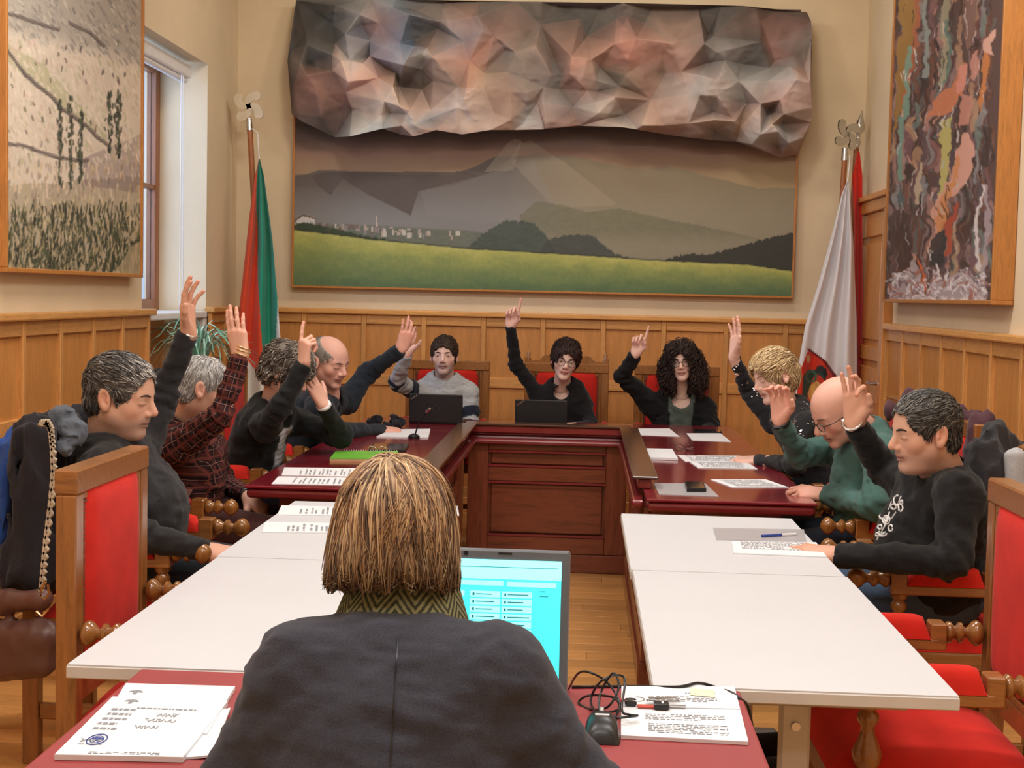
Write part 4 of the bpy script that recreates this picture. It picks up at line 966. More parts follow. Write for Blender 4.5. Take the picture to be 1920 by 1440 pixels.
# 7 long dark curls
P7 = dict(label='woman with long dark curls and glasses in a black jacket, pointing up', face=-math.pi/2, pelvis=V3(.60, 8.62, .64), C=J(1278, 679, 8.46), rot=(-math.pi/2-.12, .02, .10),
          neck=J(1276, 742, 8.54), SR=J(1222, 762, 8.54), SL=J(1318, 762, 8.54), ER=J(1168, 706, 8.40), WR=J(1192, 664, 8.28), EL=J(1338, 810, 8.46), WL=J(1300, 815, 8.22),
          HR=((.25, 0, 1), (.25, .93, 0), 'point'), HL=((-.8, -.5, 0), (0, 0, 1), 'rest'),
          clothf=lambda V, tl, tx, isarm, col: np.where(((~isarm) & (np.abs(tl[:, 0]) < .06+.10*(tl[:, 2]-.1)) & (tl[:, 1] > .02))[:, None], np.array(srgb(84, 94, 88))*(1+.2*fbm(V, 25, 2, 2))[:, None], col),
          opts=dict(tone=SKP, hairc=[srgb(58, 44, 40), srgb(76, 58, 52), srgb(44, 34, 32)], size=.98, eyes=True, glasses=(.025, .020), neck=.044, jaw=.92, lip=.8, brow=1.3), hair=dict(th=.022, n=1100, seg=12, step=.0115, w=.0028, curl=.011, cf=.85, flow='down', noise=(.016, 40), ear=False, nape=True, face=((0, .145, -.035), (.080, .104, .128)), cut=[((0, .07, -.17), (.07, .10, .10))], add=[((.075, -.02, -.08), (.06, .065, .13)), ((0, -.05, -.07), (.09, .06, .14))], zb=-.215, zs=.0, lo=(-.18, -.16, -.27), hi=(.18, .14, .165), lift=.006, zmin=-.12, stick=.7),
          cloth=srgb(30, 30, 32), bulk=.98, arm=1.0, cname='jacket', fold=.009, open=[((0, .05, .02), (.065, .085, .085))], hh=.0036)
# 8 blonde woman
BL = [srgb(214, 186, 140), srgb(190, 160, 116), srgb(228, 206, 166), srgb(160, 130, 94)]
P8 = dict(label='blonde short-haired woman in a black sequinned top, raising a flat hand', face=math.pi, pelvis=V3(1.17, 6.32, .64), C=J(1452, 706, 6.30), rot=(math.pi+.38, .30, .12),
          neck=J(1476, 768, 6.36), SR=J(1452, 790, 6.54), SL=J(1512, 800, 6.16), ER=J(1404, 732, 6.60), WR=J(1376, 670, 6.52), EL=J(1490, 872, 6.06), WL=J(1420, 864, 6.40),
          HR=((.10, 0, 1), (.9, .35, 0), 'flat'), HL=((-.9, .2, -.05), (0, -.3, .95), 'relax'),
          opts=dict(tone=SKP, hairc=BL, size=.98, neck=.046, jaw=.94, lip=.7, browc=srgb(170, 140, 110)), hair=dict(th=.016, n=1300, seg=8, step=.0085, w=.0021, flow='fwd', noise=(.008, 42), face=((0, .132, -.045), (.108, .092, .124)), zb=-.095, ear=True, lift=.003),
          cloth=srgb(40, 40, 42), bulk=.95, arm=.86, cuff=.032, cname='sequinned_top', hh=.003, legc=srgb(60, 52, 54))
# 9 bald man, teal jumper
P9 = dict(label='bald man with glasses in a teal jumper, head bowed, raising a curled hand', face=math.pi, pelvis=V3(1.17, 5.37, .64), C=J(1572, 770, 5.26), rot=(math.pi+.28, .58, -.08),
          neck=J(1618, 812, 5.36), SR=J(1590, 835, 5.54), SL=J(1655, 850, 5.16), ER=J(1498, 852, 5.44), WR=J(1462, 790, 5.30), EL=J(1640, 948, 5.06), WL=J(1546, 928, 5.36),
          HR=((-.02, -.1, 1), (.55, .80, .2), 'claw'), HL=((-.95, .15, .1), (.1, -.5, .85), 'relax'),
          opts=dict(tone=SKR, hairc=[srgb(150, 120, 105)], size=1.06, glasses=(.024, .017), stubble=.35, neck=.056, nose=1.15, crop=.35, browc=srgb(120, 95, 84)), cloth=srgb(76, 110, 104), bulk=1.06, arm=1.02, belly=.5, fold=.007, hh=.003)
# 10 man in printed sweatshirt
DG = [srgb(58, 55, 52), srgb(80, 77, 73), srgb(44, 41, 40), srgb(110, 106, 100)]
def tint10(V, c):
    t_ = smooth01((V[:, 1]-.0)/.09)*smooth01((V[:, 2]-.03)/.05); return c*(1+.8*t_)[:, None]
P10 = dict(label='man with dark cropped hair in a black sweatshirt with a white print, hand raised', face=math.pi, pelvis=V3(1.14, 4.42, .64), C=J(1733, 810, 4.24), rot=(math.pi+.22, .16, -.04),
           neck=J(1768, 892, 4.32), SR=J(1700, 905, 4.56), SL=J(1800, 930, 4.12), ER=J(1660, 880, 4.66), WR=J(1602, 796, 4.50), EL=J(1785, 1050, 4.02), WL=J(1570, 1042, 4.16),
           HR=((.0, -.05, 1), (.55, .8, .1), 'wave'), HL=((-.95, .12, .06), (.05, -.35, .9), 'rest'),
           opts=dict(tone=SKT, hairc=DG, size=1.01, stubble=.5, jaw=1.0, fat=.2, neck=.060, brow=1.3, browc=srgb(46, 38, 34), nose=1.1), h=.0032, hh=.0028, hs=1.05,
           hair=dict(short, th=.009, tint=tint10, h=.0036, n=1700, step=.0055), cloth=srgb(34, 34, 35), bulk=1.14, belly=.6, arm=1.08, fold=.006, cname='sweatshirt', ch=.0075, open=[((0, .03, .04), (.07, .08, .03))], legc=srgb(70, 88, 112))
# 11 woman from behind
HL = [srgb(190, 158, 118), srgb(158, 126, 94), srgb(124, 96, 74), srgb(212, 184, 144), srgb(104, 80, 66), srgb(176, 140, 102)]
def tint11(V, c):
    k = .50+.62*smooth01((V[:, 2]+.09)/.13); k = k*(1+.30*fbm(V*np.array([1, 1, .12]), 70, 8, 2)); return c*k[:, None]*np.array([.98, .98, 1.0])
def cl11(V, tl, tx, isarm, col): return col
P11 = dict(label='woman seen from behind with a highlighted blonde bob and dark wool jacket', face=math.pi/2, pelvis=V3(-.27, 1.82, .64), C=J(744, 1012, 2.06), rot=(math.pi/2-.03, .16, 0),
           neck=J(752, 1228, 1.99), SR=J(932, 1266, 1.94), SL=J(564, 1266, 1.94), ER=J(1100, 1490, 1.93), WR=at(1010, 1420, Z=.80), EL=J(445, 1480, 1.93), WL=at(640, 1400, Z=.80),
           HR=((-.2, 1, 0), (0, 0, 1), 'rest'), HL=((.2, 1, 0), (0, 0, 1), 'rest'),
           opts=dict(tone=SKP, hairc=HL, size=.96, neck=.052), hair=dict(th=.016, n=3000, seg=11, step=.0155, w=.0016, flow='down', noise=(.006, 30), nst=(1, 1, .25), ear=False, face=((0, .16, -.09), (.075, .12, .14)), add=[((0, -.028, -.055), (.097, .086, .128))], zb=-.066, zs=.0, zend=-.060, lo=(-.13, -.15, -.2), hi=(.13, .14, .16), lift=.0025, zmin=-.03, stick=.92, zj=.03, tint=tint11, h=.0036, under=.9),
           cloth=srgb(62, 63, 72), bulk=1.12, arm=1.08, fold=.0045, cname='wool_jacket', ch=.0065, cuff=.042)
PEOPLE = {}
for k_, p_ in (('P1', P1), ('P2', P2), ('P3', P3), ('P4', P4), ('P5', P5), ('P6', P6), ('P7', P7), ('P8', P8), ('P9', P9), ('P10', P10), ('P11', P11)):
    PEOPLE[k_] = (person(p_), p_)
# ================================================================== pictures on the walls
M_paint = vmat('oil_paint', .55, .25, 260, .0012, spec=.3); M_canvas = vmat('painted_canvas', .75, .3, 500, .0008, spec=.25)
M_gilt = wood('picture_frame_oak', srgb(188, 124, 60), 'Z', .7, .4); M_dkfr = mat('dark_frame_edge', srgb(70, 44, 30), .5, .1)
def poly_mask(x, y, pts):
    m = np.zeros(x.shape, bool); n = len(pts)
    for i in range(n):
        (x0, y0), (x1, y1) = pts[i], pts[(i+1) % n]
        if y0 == y1: continue
        c = ((y0 > y) != (y1 > y)) & (x < (x1-x0)*(y-y0)/(y1-y0)+x0); m ^= c
    return m
def n2(x, y, f, seed=0, oct=3): return fbm(np.stack([x, y, x*0+seed], -1), f, seed, oct)
C3 = lambda *c: np.array(srgb(*c))
def mixc(c, d, m): return c*(1-m[..., None])+d*m[..., None]
def landscape(x, y):
    n = n2(x, y, .02, 1); n_f = n2(x, y*2, .12, 2)
    ys = [225, 262, 290, 312, 345]; cs = np.array([srgb(70, 60, 56), srgb(104, 86, 76), srgb(146, 116, 98), srgb(158, 132, 106), srgb(160, 140, 112)])
    c = np.stack([np.interp(y+n*10, ys, cs[:, k]) for k in range(3)], -1)
    c = mixc(c, C3(172, 150, 112), .6*smooth01((x-1250)/200)*smooth01((y-270)/60))
    ridge = np.interp(x, [550, 600, 660, 760, 850, 885, 925, 1010, 1090, 1180, 1250, 1330, 1420, 1490], [328, 318, 321, 326, 325, 314, 293, 289, 293, 316, 311, 330, 352, 350])+n2(x, y*0, .05, 5)*3
    mist = smooth01((y-330)/90); w = smooth01((x-900)/250)
    mt = (C3(104, 96, 90)*(1-w)[..., None]+C3(140, 128, 104)*w[..., None]); mt = mixc(mt, C3(142, 142, 142)*(1-w)[..., None]+C3(152, 144, 124)*w[..., None], .85*mist)
    c = mixc(c, mt*(1+.05*n)[..., None], smooth01((y-ridge)/2.5))
    dk = C3(92, 82, 78)
    for P, a in (([(585, 330), (598, 350), (620, 366), (642, 335), (690, 365), (770, 404), (785, 358), (850, 348), (900, 330), (870, 322), (700, 322), (610, 322)], .85), ([(552, 338), (560, 330), (590, 328), (600, 352), (552, 350)], .25)):
        c = mixc(c, dk, a*poly_mask(x, y, P))
    for P, a, q in (([(908, 322), (952, 268), (965, 260), (978, 264), (962, 320)], .35, (176, 166, 148)), ([(975, 268), (995, 264), (1060, 305), (1160, 385), (1040, 390), (955, 300)], .28, (178, 166, 142)), ([(1100, 300), (1200, 360), (1280, 362), (1180, 315)], .3, (136, 122, 98)), ([(800, 402), (788, 358), (900, 330), (1000, 300), (1050, 400), (900, 420)], .25, (146, 146, 144))):
        c = mixc(c, C3(*q), a*poly_mask(x, y, P))
    h1 = np.interp(x, [980, 1005, 1060, 1100, 1160, 1215, 1270, 1310, 1400, 1440], [400, 376, 385, 397, 390, 402, 415, 421, 441, 452])+n2(x, y*0, .25, 6)*3
    m = smooth01((y-h1)/2)*(x > 975)*smooth01((1450-x)/40); c = mixc(c, (C3(118, 118, 96)+C3(30, 26, 20)*0)*(1+.16*n_f)[..., None], .75*m); c = mixc(c, C3(160, 152, 134), .55*smooth01((y-425)/40)*m)
    low = smooth01((y-np.interp(x, [550, 700, 880, 1000], [415, 420, 430, 445]))/6)*(x < 1010); c = mixc(c, C3(104, 112, 96)*(1+.25*n_f)[..., None], .8*low)
    rg = random.Random(4)
    for k in range(64):
        bx = rg.gauss(700, 75); by = np.interp(bx, [560, 640, 760, 880], [418, 424, 432, 440])+rg.uniform(-6, 5); w_, h_ = rg.uniform(3, 9), rg.uniform(3, 11)
        q = rg.choice([(206, 200, 190), (178, 166, 156), (150, 142, 140), (190, 176, 160), (120, 104, 98)]); m = (x > bx) & (x < bx+w_) & (y > by) & (y < by+h_)
        c = mixc(c, C3(*q), .85*m)
    for P, q in (([(556, 412), (568, 403), (590, 408), (590, 420), (556, 418)], (205, 205, 205)), ([(553, 412), (568, 402), (592, 409), (592, 411), (568, 405), (553, 415)], (110, 84, 70)), ([(704, 425), (706, 403), (708, 425)], (200, 190, 178))):
        c = mixc(c, C3(*q), 1.0*poly_mask(x, y, P))
    jag = n2(x, y*0, .35, 7, 2)*4+np.abs(n2(x, y*0, .8, 8, 1))*-3
    for xs, ysx, q in (([870, 915, 950, 985, 1003, 1022, 1040], [470, 432, 413, 416, 420, 440, 470], (78, 88, 82)), ([1005, 1030, 1065, 1110, 1128, 1150, 1195], [480, 448, 441, 441, 456, 474, 490], (74, 80, 78)), ([1230, 1290, 1330, 1400, 1440, 1490], [492, 476, 478, 458, 447, 436], (52, 54, 52)), ([550, 575, 600, 640, 700, 760], [421, 417, 423, 432, 446, 456], (58, 72, 54))):
        r = np.interp(x, xs, ysx)+jag; c = mixc(c, C3(*q)*(1+.15*n_f)[..., None], .93*smooth01((y-r)/1.5)*(x > xs[0])*(x < xs[-1]))
    fe = np.interp(x, [550, 700, 880, 1050, 1250, 1400, 1490], [430, 449, 466, 476, 489, 496, 509])+n2(x, y*0, .1, 9)*1.5
    t = (y-fe)/np.maximum(20, 560-fe); g = np.stack([np.interp(t+.16*n2(x, y*2.2, .03, 10)+.06*n_f, [0, .1, .35, .7, 1], [v[k] for v in (srgb(188, 188, 112), srgb(176, 178, 100), srgb(138, 152, 92), srgb(102, 126, 86), srgb(80, 104, 78))]) for k in range(3)], -1)
    blade = 1+.12*n2(x*3, y*.7, .25, 11); c = mixc(c, g*blade[..., None], smooth01((y-fe)/1.2)); c = mixc(c, C3(50, 60, 40), .7*np.exp(-((y-fe)/1.6)**2))
    return np.clip(c, 0, 1)
class Raster:
    def __init__(s, x0, y0, x1, y1, base):
        s.x0, s.y0 = x0, y0; s.warp = (3, 4); s.a = np.zeros((y1-y0+1, x1-x0+1, 3)); s.a[:] = base; s.Y, s.X = np.mgrid[y0:y1+1, x0:x1+1].astype(float)
    def stroke(s, p, q, w, c, al=1.0):
        lo = np.floor(np.minimum(p, q)-w-1).astype(int)-(s.x0, s.y0); hi = np.ceil(np.maximum(p, q)+w+1).astype(int)-(s.x0, s.y0)
        lo = np.maximum(lo, 0); hi = np.minimum(hi+1, (s.a.shape[1], s.a.shape[0]))
        if (hi <= lo).any(): return
        sl = np.s_[lo[1]:hi[1], lo[0]:hi[0]]; X, Y = s.X[sl], s.Y[sl]; d = (q[0]-p[0], q[1]-p[1]); L = d[0]**2+d[1]**2+1e-6
        t = np.clip(((X-p[0])*d[0]+(Y-p[1])*d[1])/L, 0, 1); r = np.hypot(X-p[0]-t*d[0], Y-p[1]-t*d[1]); m = np.clip((w-r)/.8+.5, 0, 1)*al
        s.a[sl] = s.a[sl]*(1-m[..., None])+np.array(c)*m[..., None]
    def path(s, pts, w, c, al=1.0):
        for p, q in zip(pts[:-1], pts[1:]): s.stroke(np.array(p, float), np.array(q, float), w, c, al)
    def poly(s, pts, c, al=1.0):
        m = poly_mask(s.X, s.Y, pts)*al; s.a = s.a*(1-m[..., None])+np.array(c)*m[..., None]
    def __call__(s, x, y):
        w = np.stack([x, y, x*0], -1); x, y = x+s.warp[0]*fbm(w, .035, 3, 2)+s.warp[0]*.4*fbm(w, .12, 7, 2), y+s.warp[1]*fbm(w, .03, 6, 2)
        i = np.clip(x-s.x0, 0, s.a.shape[1]-1.001); j = np.clip(y-s.y0, 0, s.a.shape[0]-1.001); a, b = i.astype(int), j.astype(int); u, v = (i-a)[..., None], (j-b)[..., None]; A = s.a
        return (A[b, a]*(1-u)+A[b, a+1]*u)*(1-v)+(A[b+1, a]*(1-u)+A[b+1, a+1]*u)*v
def vineyard():
    R = Raster(-60, -130, 265, 525, srgb(222, 208, 188)); rg = random.Random(5)
    N = n2(R.X, R.Y, .03, 3); R.a *= (1+.10*N)[..., None]
    m = smooth01((70-R.Y+.25*R.X)/40); R.a = mixc(R.a, C3(158, 152, 142), .75*m)
    R.poly([(-60, 40), (80, 120), (200, 255), (200, 268), (70, 160), (-60, 60)], srgb(176, 176, 132), .6)
    R.poly([(12, 350), (265, 330), (265, 525), (-60, 525), (-60, 360)], srgb(150, 136, 104), .55); R.poly([(150, 300), (265, 250), (265, 360), (160, 350)], srgb(132, 112, 118), .5)
    for k in range(3200):
        x, y = rg.uniform(-60, 262), rg.uniform(-130, 520); L = rg.uniform(4, 13)
        if y < 60+.25*x: c = rg.choice([(132, 126, 120), (176, 170, 158), (110, 106, 104), (196, 186, 170)]); d = (L*.5, L*.8)
        elif y < 300: c = rg.choice([(214, 200, 178), (190, 176, 150), (224, 208, 190), (168, 166, 128), (196, 168, 152)]); d = (L*.35, L*.9)
        elif y < 370: c = rg.choice([(206, 184, 150), (178, 158, 118), (150, 126, 110), (120, 110, 100), (216, 196, 170)]); d = (0, L)
        else: c = rg.choice([(190, 170, 128), (160, 148, 104), (112, 112, 84), (206, 188, 150)]); d = (rg.uniform(-3, 3), L)
        R.stroke(np.array((x, y)), np.array((x+d[0], y+d[1])), rg.uniform(.8, 2.1), srgb(*[min(255, int(q*1.06+6)) for q in c]), .6)
    for p in ([(12, 92), (48, 140), (78, 165), (115, 200), (160, 235), (205, 275)], [(12, 268), (60, 278), (110, 296), (165, 300)], [(-60, 10), (40, 30), (110, 55)], [(130, 40), (170, 62), (195, 88)]): R.path(p, 3.2, srgb(120, 108, 104), .9); R.path([(a, b+3) for a, b in p], 1.4, srgb(86, 78, 76), .8)
    for k in range(45):                                    # vines and dots in the fields
        x, y = rg.uniform(5, 235), rg.uniform(75, 295); R.stroke(np.array((x, y)), np.array((x+rg.uniform(-2, 3), y+rg.uniform(4, 10))), rg.uniform(1, 1.9), srgb(*rg.choice([(96, 80, 78), (110, 108, 78), (84, 90, 80), (120, 96, 90)])), .85)
    for cx, y0, y1 in ((113, 195, 355), (133, 185, 360), (151, 212, 350), (206, 175, 290), (222, 172, 300)):
        for k in range(70):
            y = rg.uniform(y0, y1); t = (y-y0)/(y1-y0); w = 1.5+5.5*math.sin(min(1, t*1.2+.1)*2.6); x = cx+rg.gauss(0, w*.45)
            R.stroke(np.array((x, y)), np.array((x+rg.uniform(-2, 2), y-rg.uniform(4, 10))), 1.5, srgb(*rg.choice([(60, 68, 58), (78, 88, 70), (52, 58, 54), (94, 100, 82)])), .9)
    for k in range(2000):                                   # dark grass in the foreground
        x = rg.uniform(-60, 262); y = rg.uniform(395, 522); 
        if rg.random() > .35+.6*(y-395)/110: continue
        L = rg.uniform(8, 24); R.stroke(np.array((x, y)), np.array((x+rg.uniform(-5, 5), y-L)), rg.uniform(.8, 1.5), srgb(*rg.choice([(56, 64, 52), (70, 78, 60), (44, 50, 44), (92, 98, 72), (176, 160, 124)])), .9)
    R.poly([(205, 525), (245, 465), (265, 450), (265, 525)], srgb(196, 176, 140), .6)
    return R
def abstract():
    R = Raster(1640, -130, 1880, 590, srgb(96, 76, 72)); rg = random.Random(9); R.warp = (9, 16)
    for k in range(1500):
        x, y = rg.uniform(1645, 1860), rg.uniform(-130, 540); L = rg.uniform(15, 60)
        R.stroke(np.array((x, y)), np.array((x-L*.05+rg.uniform(-3, 3), y+L)), rg.uniform(.8, 2.6), srgb(*rg.choice([(70, 54, 54), (96, 74, 72), (60, 52, 56), (120, 92, 88), (150, 130, 130), (84, 60, 50), (104, 110, 108), (128, 84, 66)])), .75)
    for k in range(150):
        x, y = rg.uniform(1650, 1860), rg.uniform(-130, 500); L = rg.uniform(25, 80); b_ = rg.uniform(-10, 10)
        R.path([(x, y), (x+b_, y+L*.5), (x-L*.05, y+L)], rg.uniform(2.5, 6), srgb(*rg.choice([(150, 108, 102), (124, 92, 98), (176, 136, 128), (120, 138, 132), (92, 76, 84), (186, 150, 120), (150, 150, 150), (70, 58, 56)])), .7)
    R.poly([(1690, -130), (1720, -130), (1718, 60), (1702, 170), (1680, 260), (1684, 100)], srgb(158, 122, 66), .9)
    R.path([(1722, -60), (1722, 40), (1708, 130), (1696, 190)], 5, srgb(176, 106, 74), .8)
    for p, w, c in (([(1708, 90), (1702, 160), (1694, 260), (1690, 340)], 4, (122, 158, 142)), ([(1736, -60), (1736, 60), (1734, 140)], 4, (150, 160, 156)), ([(1768, -100), (1772, 60), (1764, 160)], 7, (172, 168, 142)), ([(1775, 30), (1780, 90), (1766, 160)], 3, (106, 138, 128)), ([(1728, 300), (1722, 380)], 4, (196, 178, 152))): R.path(p, w, srgb(*c), .9)
    R.poly([(1765, 225), (1785, 210), (1780, 300), (1768, 390), (1760, 390)], srgb(196, 188, 118), .95)
    R.poly([(1806, 0), (1830, 0), (1830, 60), (1818, 95), (1806, 60)], srgb(140, 108, 98), .9); R.poly([(1838, 85), (1866, 55), (1866, 110), (1845, 105)], srgb(226, 178, 158), .95)
    R.poly([(1815, 120), (1830, 95), (1838, 130), (1820, 155)], srgb(206, 148, 134), .9); R.poly([(1846, 100), (1858, 110), (1842, 215), (1834, 200)], srgb(204, 132, 78), .95)
    R.poly([(1737, 225), (1745, 195), (1785, 165), (1800, 118), (1812, 120), (1808, 180), (1770, 210)], srgb(208, 132, 96), .95); R.poly([(1797, 125), (1812, 118), (1810, 170), (1795, 180)], srgb(222, 152, 134), .95)
    R.poly([(1806, 180), (1824, 180), (1818, 235), (1800, 245)], srgb(204, 146, 128), .85)
    R.poly([(1790, 310), (1800, 262), (1815, 248), (1824, 270), (1822, 320), (1800, 360), (1770, 385), (1762, 420), (1756, 470), (1745, 470), (1752, 400)], srgb(220, 168, 150), .95)
    R.path([(1800, 300), (1785, 350), (1762, 400), (1756, 460)], 6, srgb(214, 146, 92), .85); R.poly([(1765, 415), (1792, 378), (1780, 475), (1772, 480)], srgb(176, 84, 62), .95)
    R.poly([(1680, 430), (1712, 420), (1712, 500), (1695, 515), (1680, 500)], srgb(78, 58, 56), .9); R.poly([(1722, 470), (1732, 510), (1740, 535), (1725, 540)], srgb(214, 110, 62), .95)
    R.poly([(1750, 450), (1765, 440), (1775, 500), (1750, 505)], srgb(58, 58, 62), .95); R.poly([(1700, 370), (1692, 395), (1684, 380), (1688, 360)], srgb(86, 108, 112), .9)
    R.path([(1842, 350), (1828, 400), (1832, 470), (1838, 500)], 3, srgb(222, 214, 212), .9); R.path([(1848, 350), (1850, 430), (1842, 520)], 4, srgb(176, 162, 168), .8)
    R.poly([(1668, 590), (1672, 512), (1690, 520), (1715, 480), (1722, 520), (1735, 548), (1750, 520), (1790, 520), (1820, 505), (1835, 545), (1848, 500), (1850, 590)], srgb(190, 176, 178), .8)
    for k in range(260):
        x, y = rg.uniform(1668, 1848), rg.uniform(508, 566); a = rg.uniform(0, 6.3); L = rg.uniform(4, 14)
        R.stroke(np.array((x, y)), np.array((x+L*math.cos(a), y+L*math.sin(a))), rg.uniform(.9, 2.2), srgb(*rg.choice([(224, 216, 218), (204, 192, 198), (120, 98, 104), (168, 110, 96), (236, 230, 230)])), .9)
    for k in range(120):
        x, y = rg.uniform(1690, 1845), rg.uniform(-100, 480); R.stroke(np.array((x, y)), np.array((x+rg.uniform(-3, 3), y+rg.uniform(6, 24))), rg.uniform(.7, 1.5), srgb(*rg.choice([(226, 214, 208), (190, 196, 196), (48, 40, 42), (210, 160, 140)])), .85)
    return R
# large landscape on the back wall
pz0, px0, px1, pz1 = 1.524, -1.985, 1.385, 3.42
yp = YB-.065
pic = thing('landscape_painting', 'wide landscape painting of a green field with crumpled canvas over its top', 'painting', (0, YB, 1.5)); 
B0 = np.array((0, YB, 1.5))
gx = np.linspace(px0, px1, 540); gz = np.linspace(pz0, 2.62, 176); Pg = np.stack([np.repeat(gx[:, None], 176, 1), np.full((540, 176), yp), np.repeat(gz[None], 540, 0)], -1)
pp = proj(Pg); link('painted_panel', gridmesh('painted_panel', Pg-B0, landscape(pp[..., 0], pp[..., 1])), M_paint, pic)
MB().b2((px0, -.064, 2.62-1.5), (px1, -.01, pz1-1.5)).build('upper_panel', mat('bare_board', srgb(96, 80, 72), .8), pic)
MB().b2((px0+.005, -.0645, pz0-1.5+.005), (px1-.005, -.012, 2.615-1.5)).build('backing_board', M_dkfr, pic)
fr_ = MB()
for lo, hi in (((px0-.014, -.072, pz0-1.514), (px1+.014, -.01, pz0-1.5)), ((px0-.014, -.072, pz0-1.5), (px0, -.01, 2.9-1.5)), ((px1, -.072, pz0-1.5), (px1+.014, -.01, 2.9-1.5))): fr_.b2(lo, hi, .002)
fr_.build('frame', M_gilt, pic)
# crumpled canvas: control points read off the picture (x, y in two detail views), relief in cm and local colour
A_ = """130,0,2,80,75,70;400,40,8,85,85,80;640,-10,12,165,165,160;820,-5,10,120,135,150;930,60,6,110,105,95;1160,5,2,115,105,95;1400,10,4,120,110,98;1650,10,3,115,105,95;1830,15,8,110,100,92;120,180,3,80,72,68;200,230,6,85,80,72;400,300,10,90,85,80;380,170,4,70,78,85;570,100,14,165,165,165;470,240,16,130,130,135;580,180,8,70,72,90;640,280,10,110,110,125;700,160,13,175,125,110;800,50,14,125,140,155;910,100,18,110,130,150;945,320,20,75,105,135;870,450,20,180,175,175;780,430,17,165,155,170;640,390,12,130,120,130;760,300,14,160,150,160;850,300,16,100,125,155;1110,200,6,95,88,80;950,280,8,90,85,78;1040,330,12,160,130,115;1130,150,10,165,150,140;1340,120,16,190,140,120;1390,110,18,120,110,105;1070,390,16,205,170,150;1020,360,12,200,200,200;1290,290,15,120,120,135;1420,220,18,165,150,145;1330,420,14,190,120,90;1440,490,14,150,120,100;1580,350,10,95,92,95;1500,250,14,170,120,105;1650,360,12,150,135,120;1790,320,14,180,150,130;1820,170,6,110,100,90;1900,520,12,120,105,100;70,420,6,88,88,85;110,340,5,84,80,76;205,310,14,110,110,108;200,450,10,60,62,60;380,380,16,105,100,95;160,440,14,150,130,115;110,590,10,95,75,65;200,520,16,165,115,95;380,490,16,140,110,95;490,565,20,240,190,165;440,420,18,235,200,180;590,440,16,230,195,175;700,540,15,200,140,115;620,400,8,80,68,60;750,470,10,110,95,82;500,420,14,190,185,180;260,600,14,175,120,100;340,660,12,150,105,88;100,790,8,105,80,68;170,840,10,110,90,78;470,640,14,160,105,85;520,760,14,120,90,75;460,720,10,140,100,85;300,800,12,85,72,66;400,950,8,85,78,72;500,945,20,200,195,180;640,860,18,190,190,180;740,700,20,215,200,185;800,600,22,215,180,150;850,740,22,225,190,165;770,780,14,95,90,85;890,790,20,150,140,130;720,800,18,205,180,160;730,890,20,165,180,185;860,870,22,205,175,155;920,760,22,220,180,155;850,930,12,150,115,95;940,945,20,160,120,100;950,860,20,190,195,195;820,500,10,110,95,82;840,600,6,85,72,65;1000,620,8,90,76,68;1000,480,8,80,70,65;1080,560,12,110,90,78;1250,600,16,120,100,88;1440,510,16,170,140,110;1060,760,16,215,180,165;1080,810,18,120,135,150;1250,740,18,215,200,190;1310,610,20,200,150,120;1290,700,20,225,200,185;1430,600,18,190,155,130;1620,640,16,165,130,110;1800,710,12,120,90,78;1500,780,16,150,115,95;1100,900,16,170,125,100;1280,930,16,185,150,130;1370,850,18,205,175,155;1470,900,20,220,190,170;1620,830,18,185,150,130;1640,900,14,160,125,105;1740,640,16,160,140,125;1600,500,14,150,130,115;1720,730,14,120,105,98;1700,860,12,180,190,190;1860,890,14,170,130,115"""
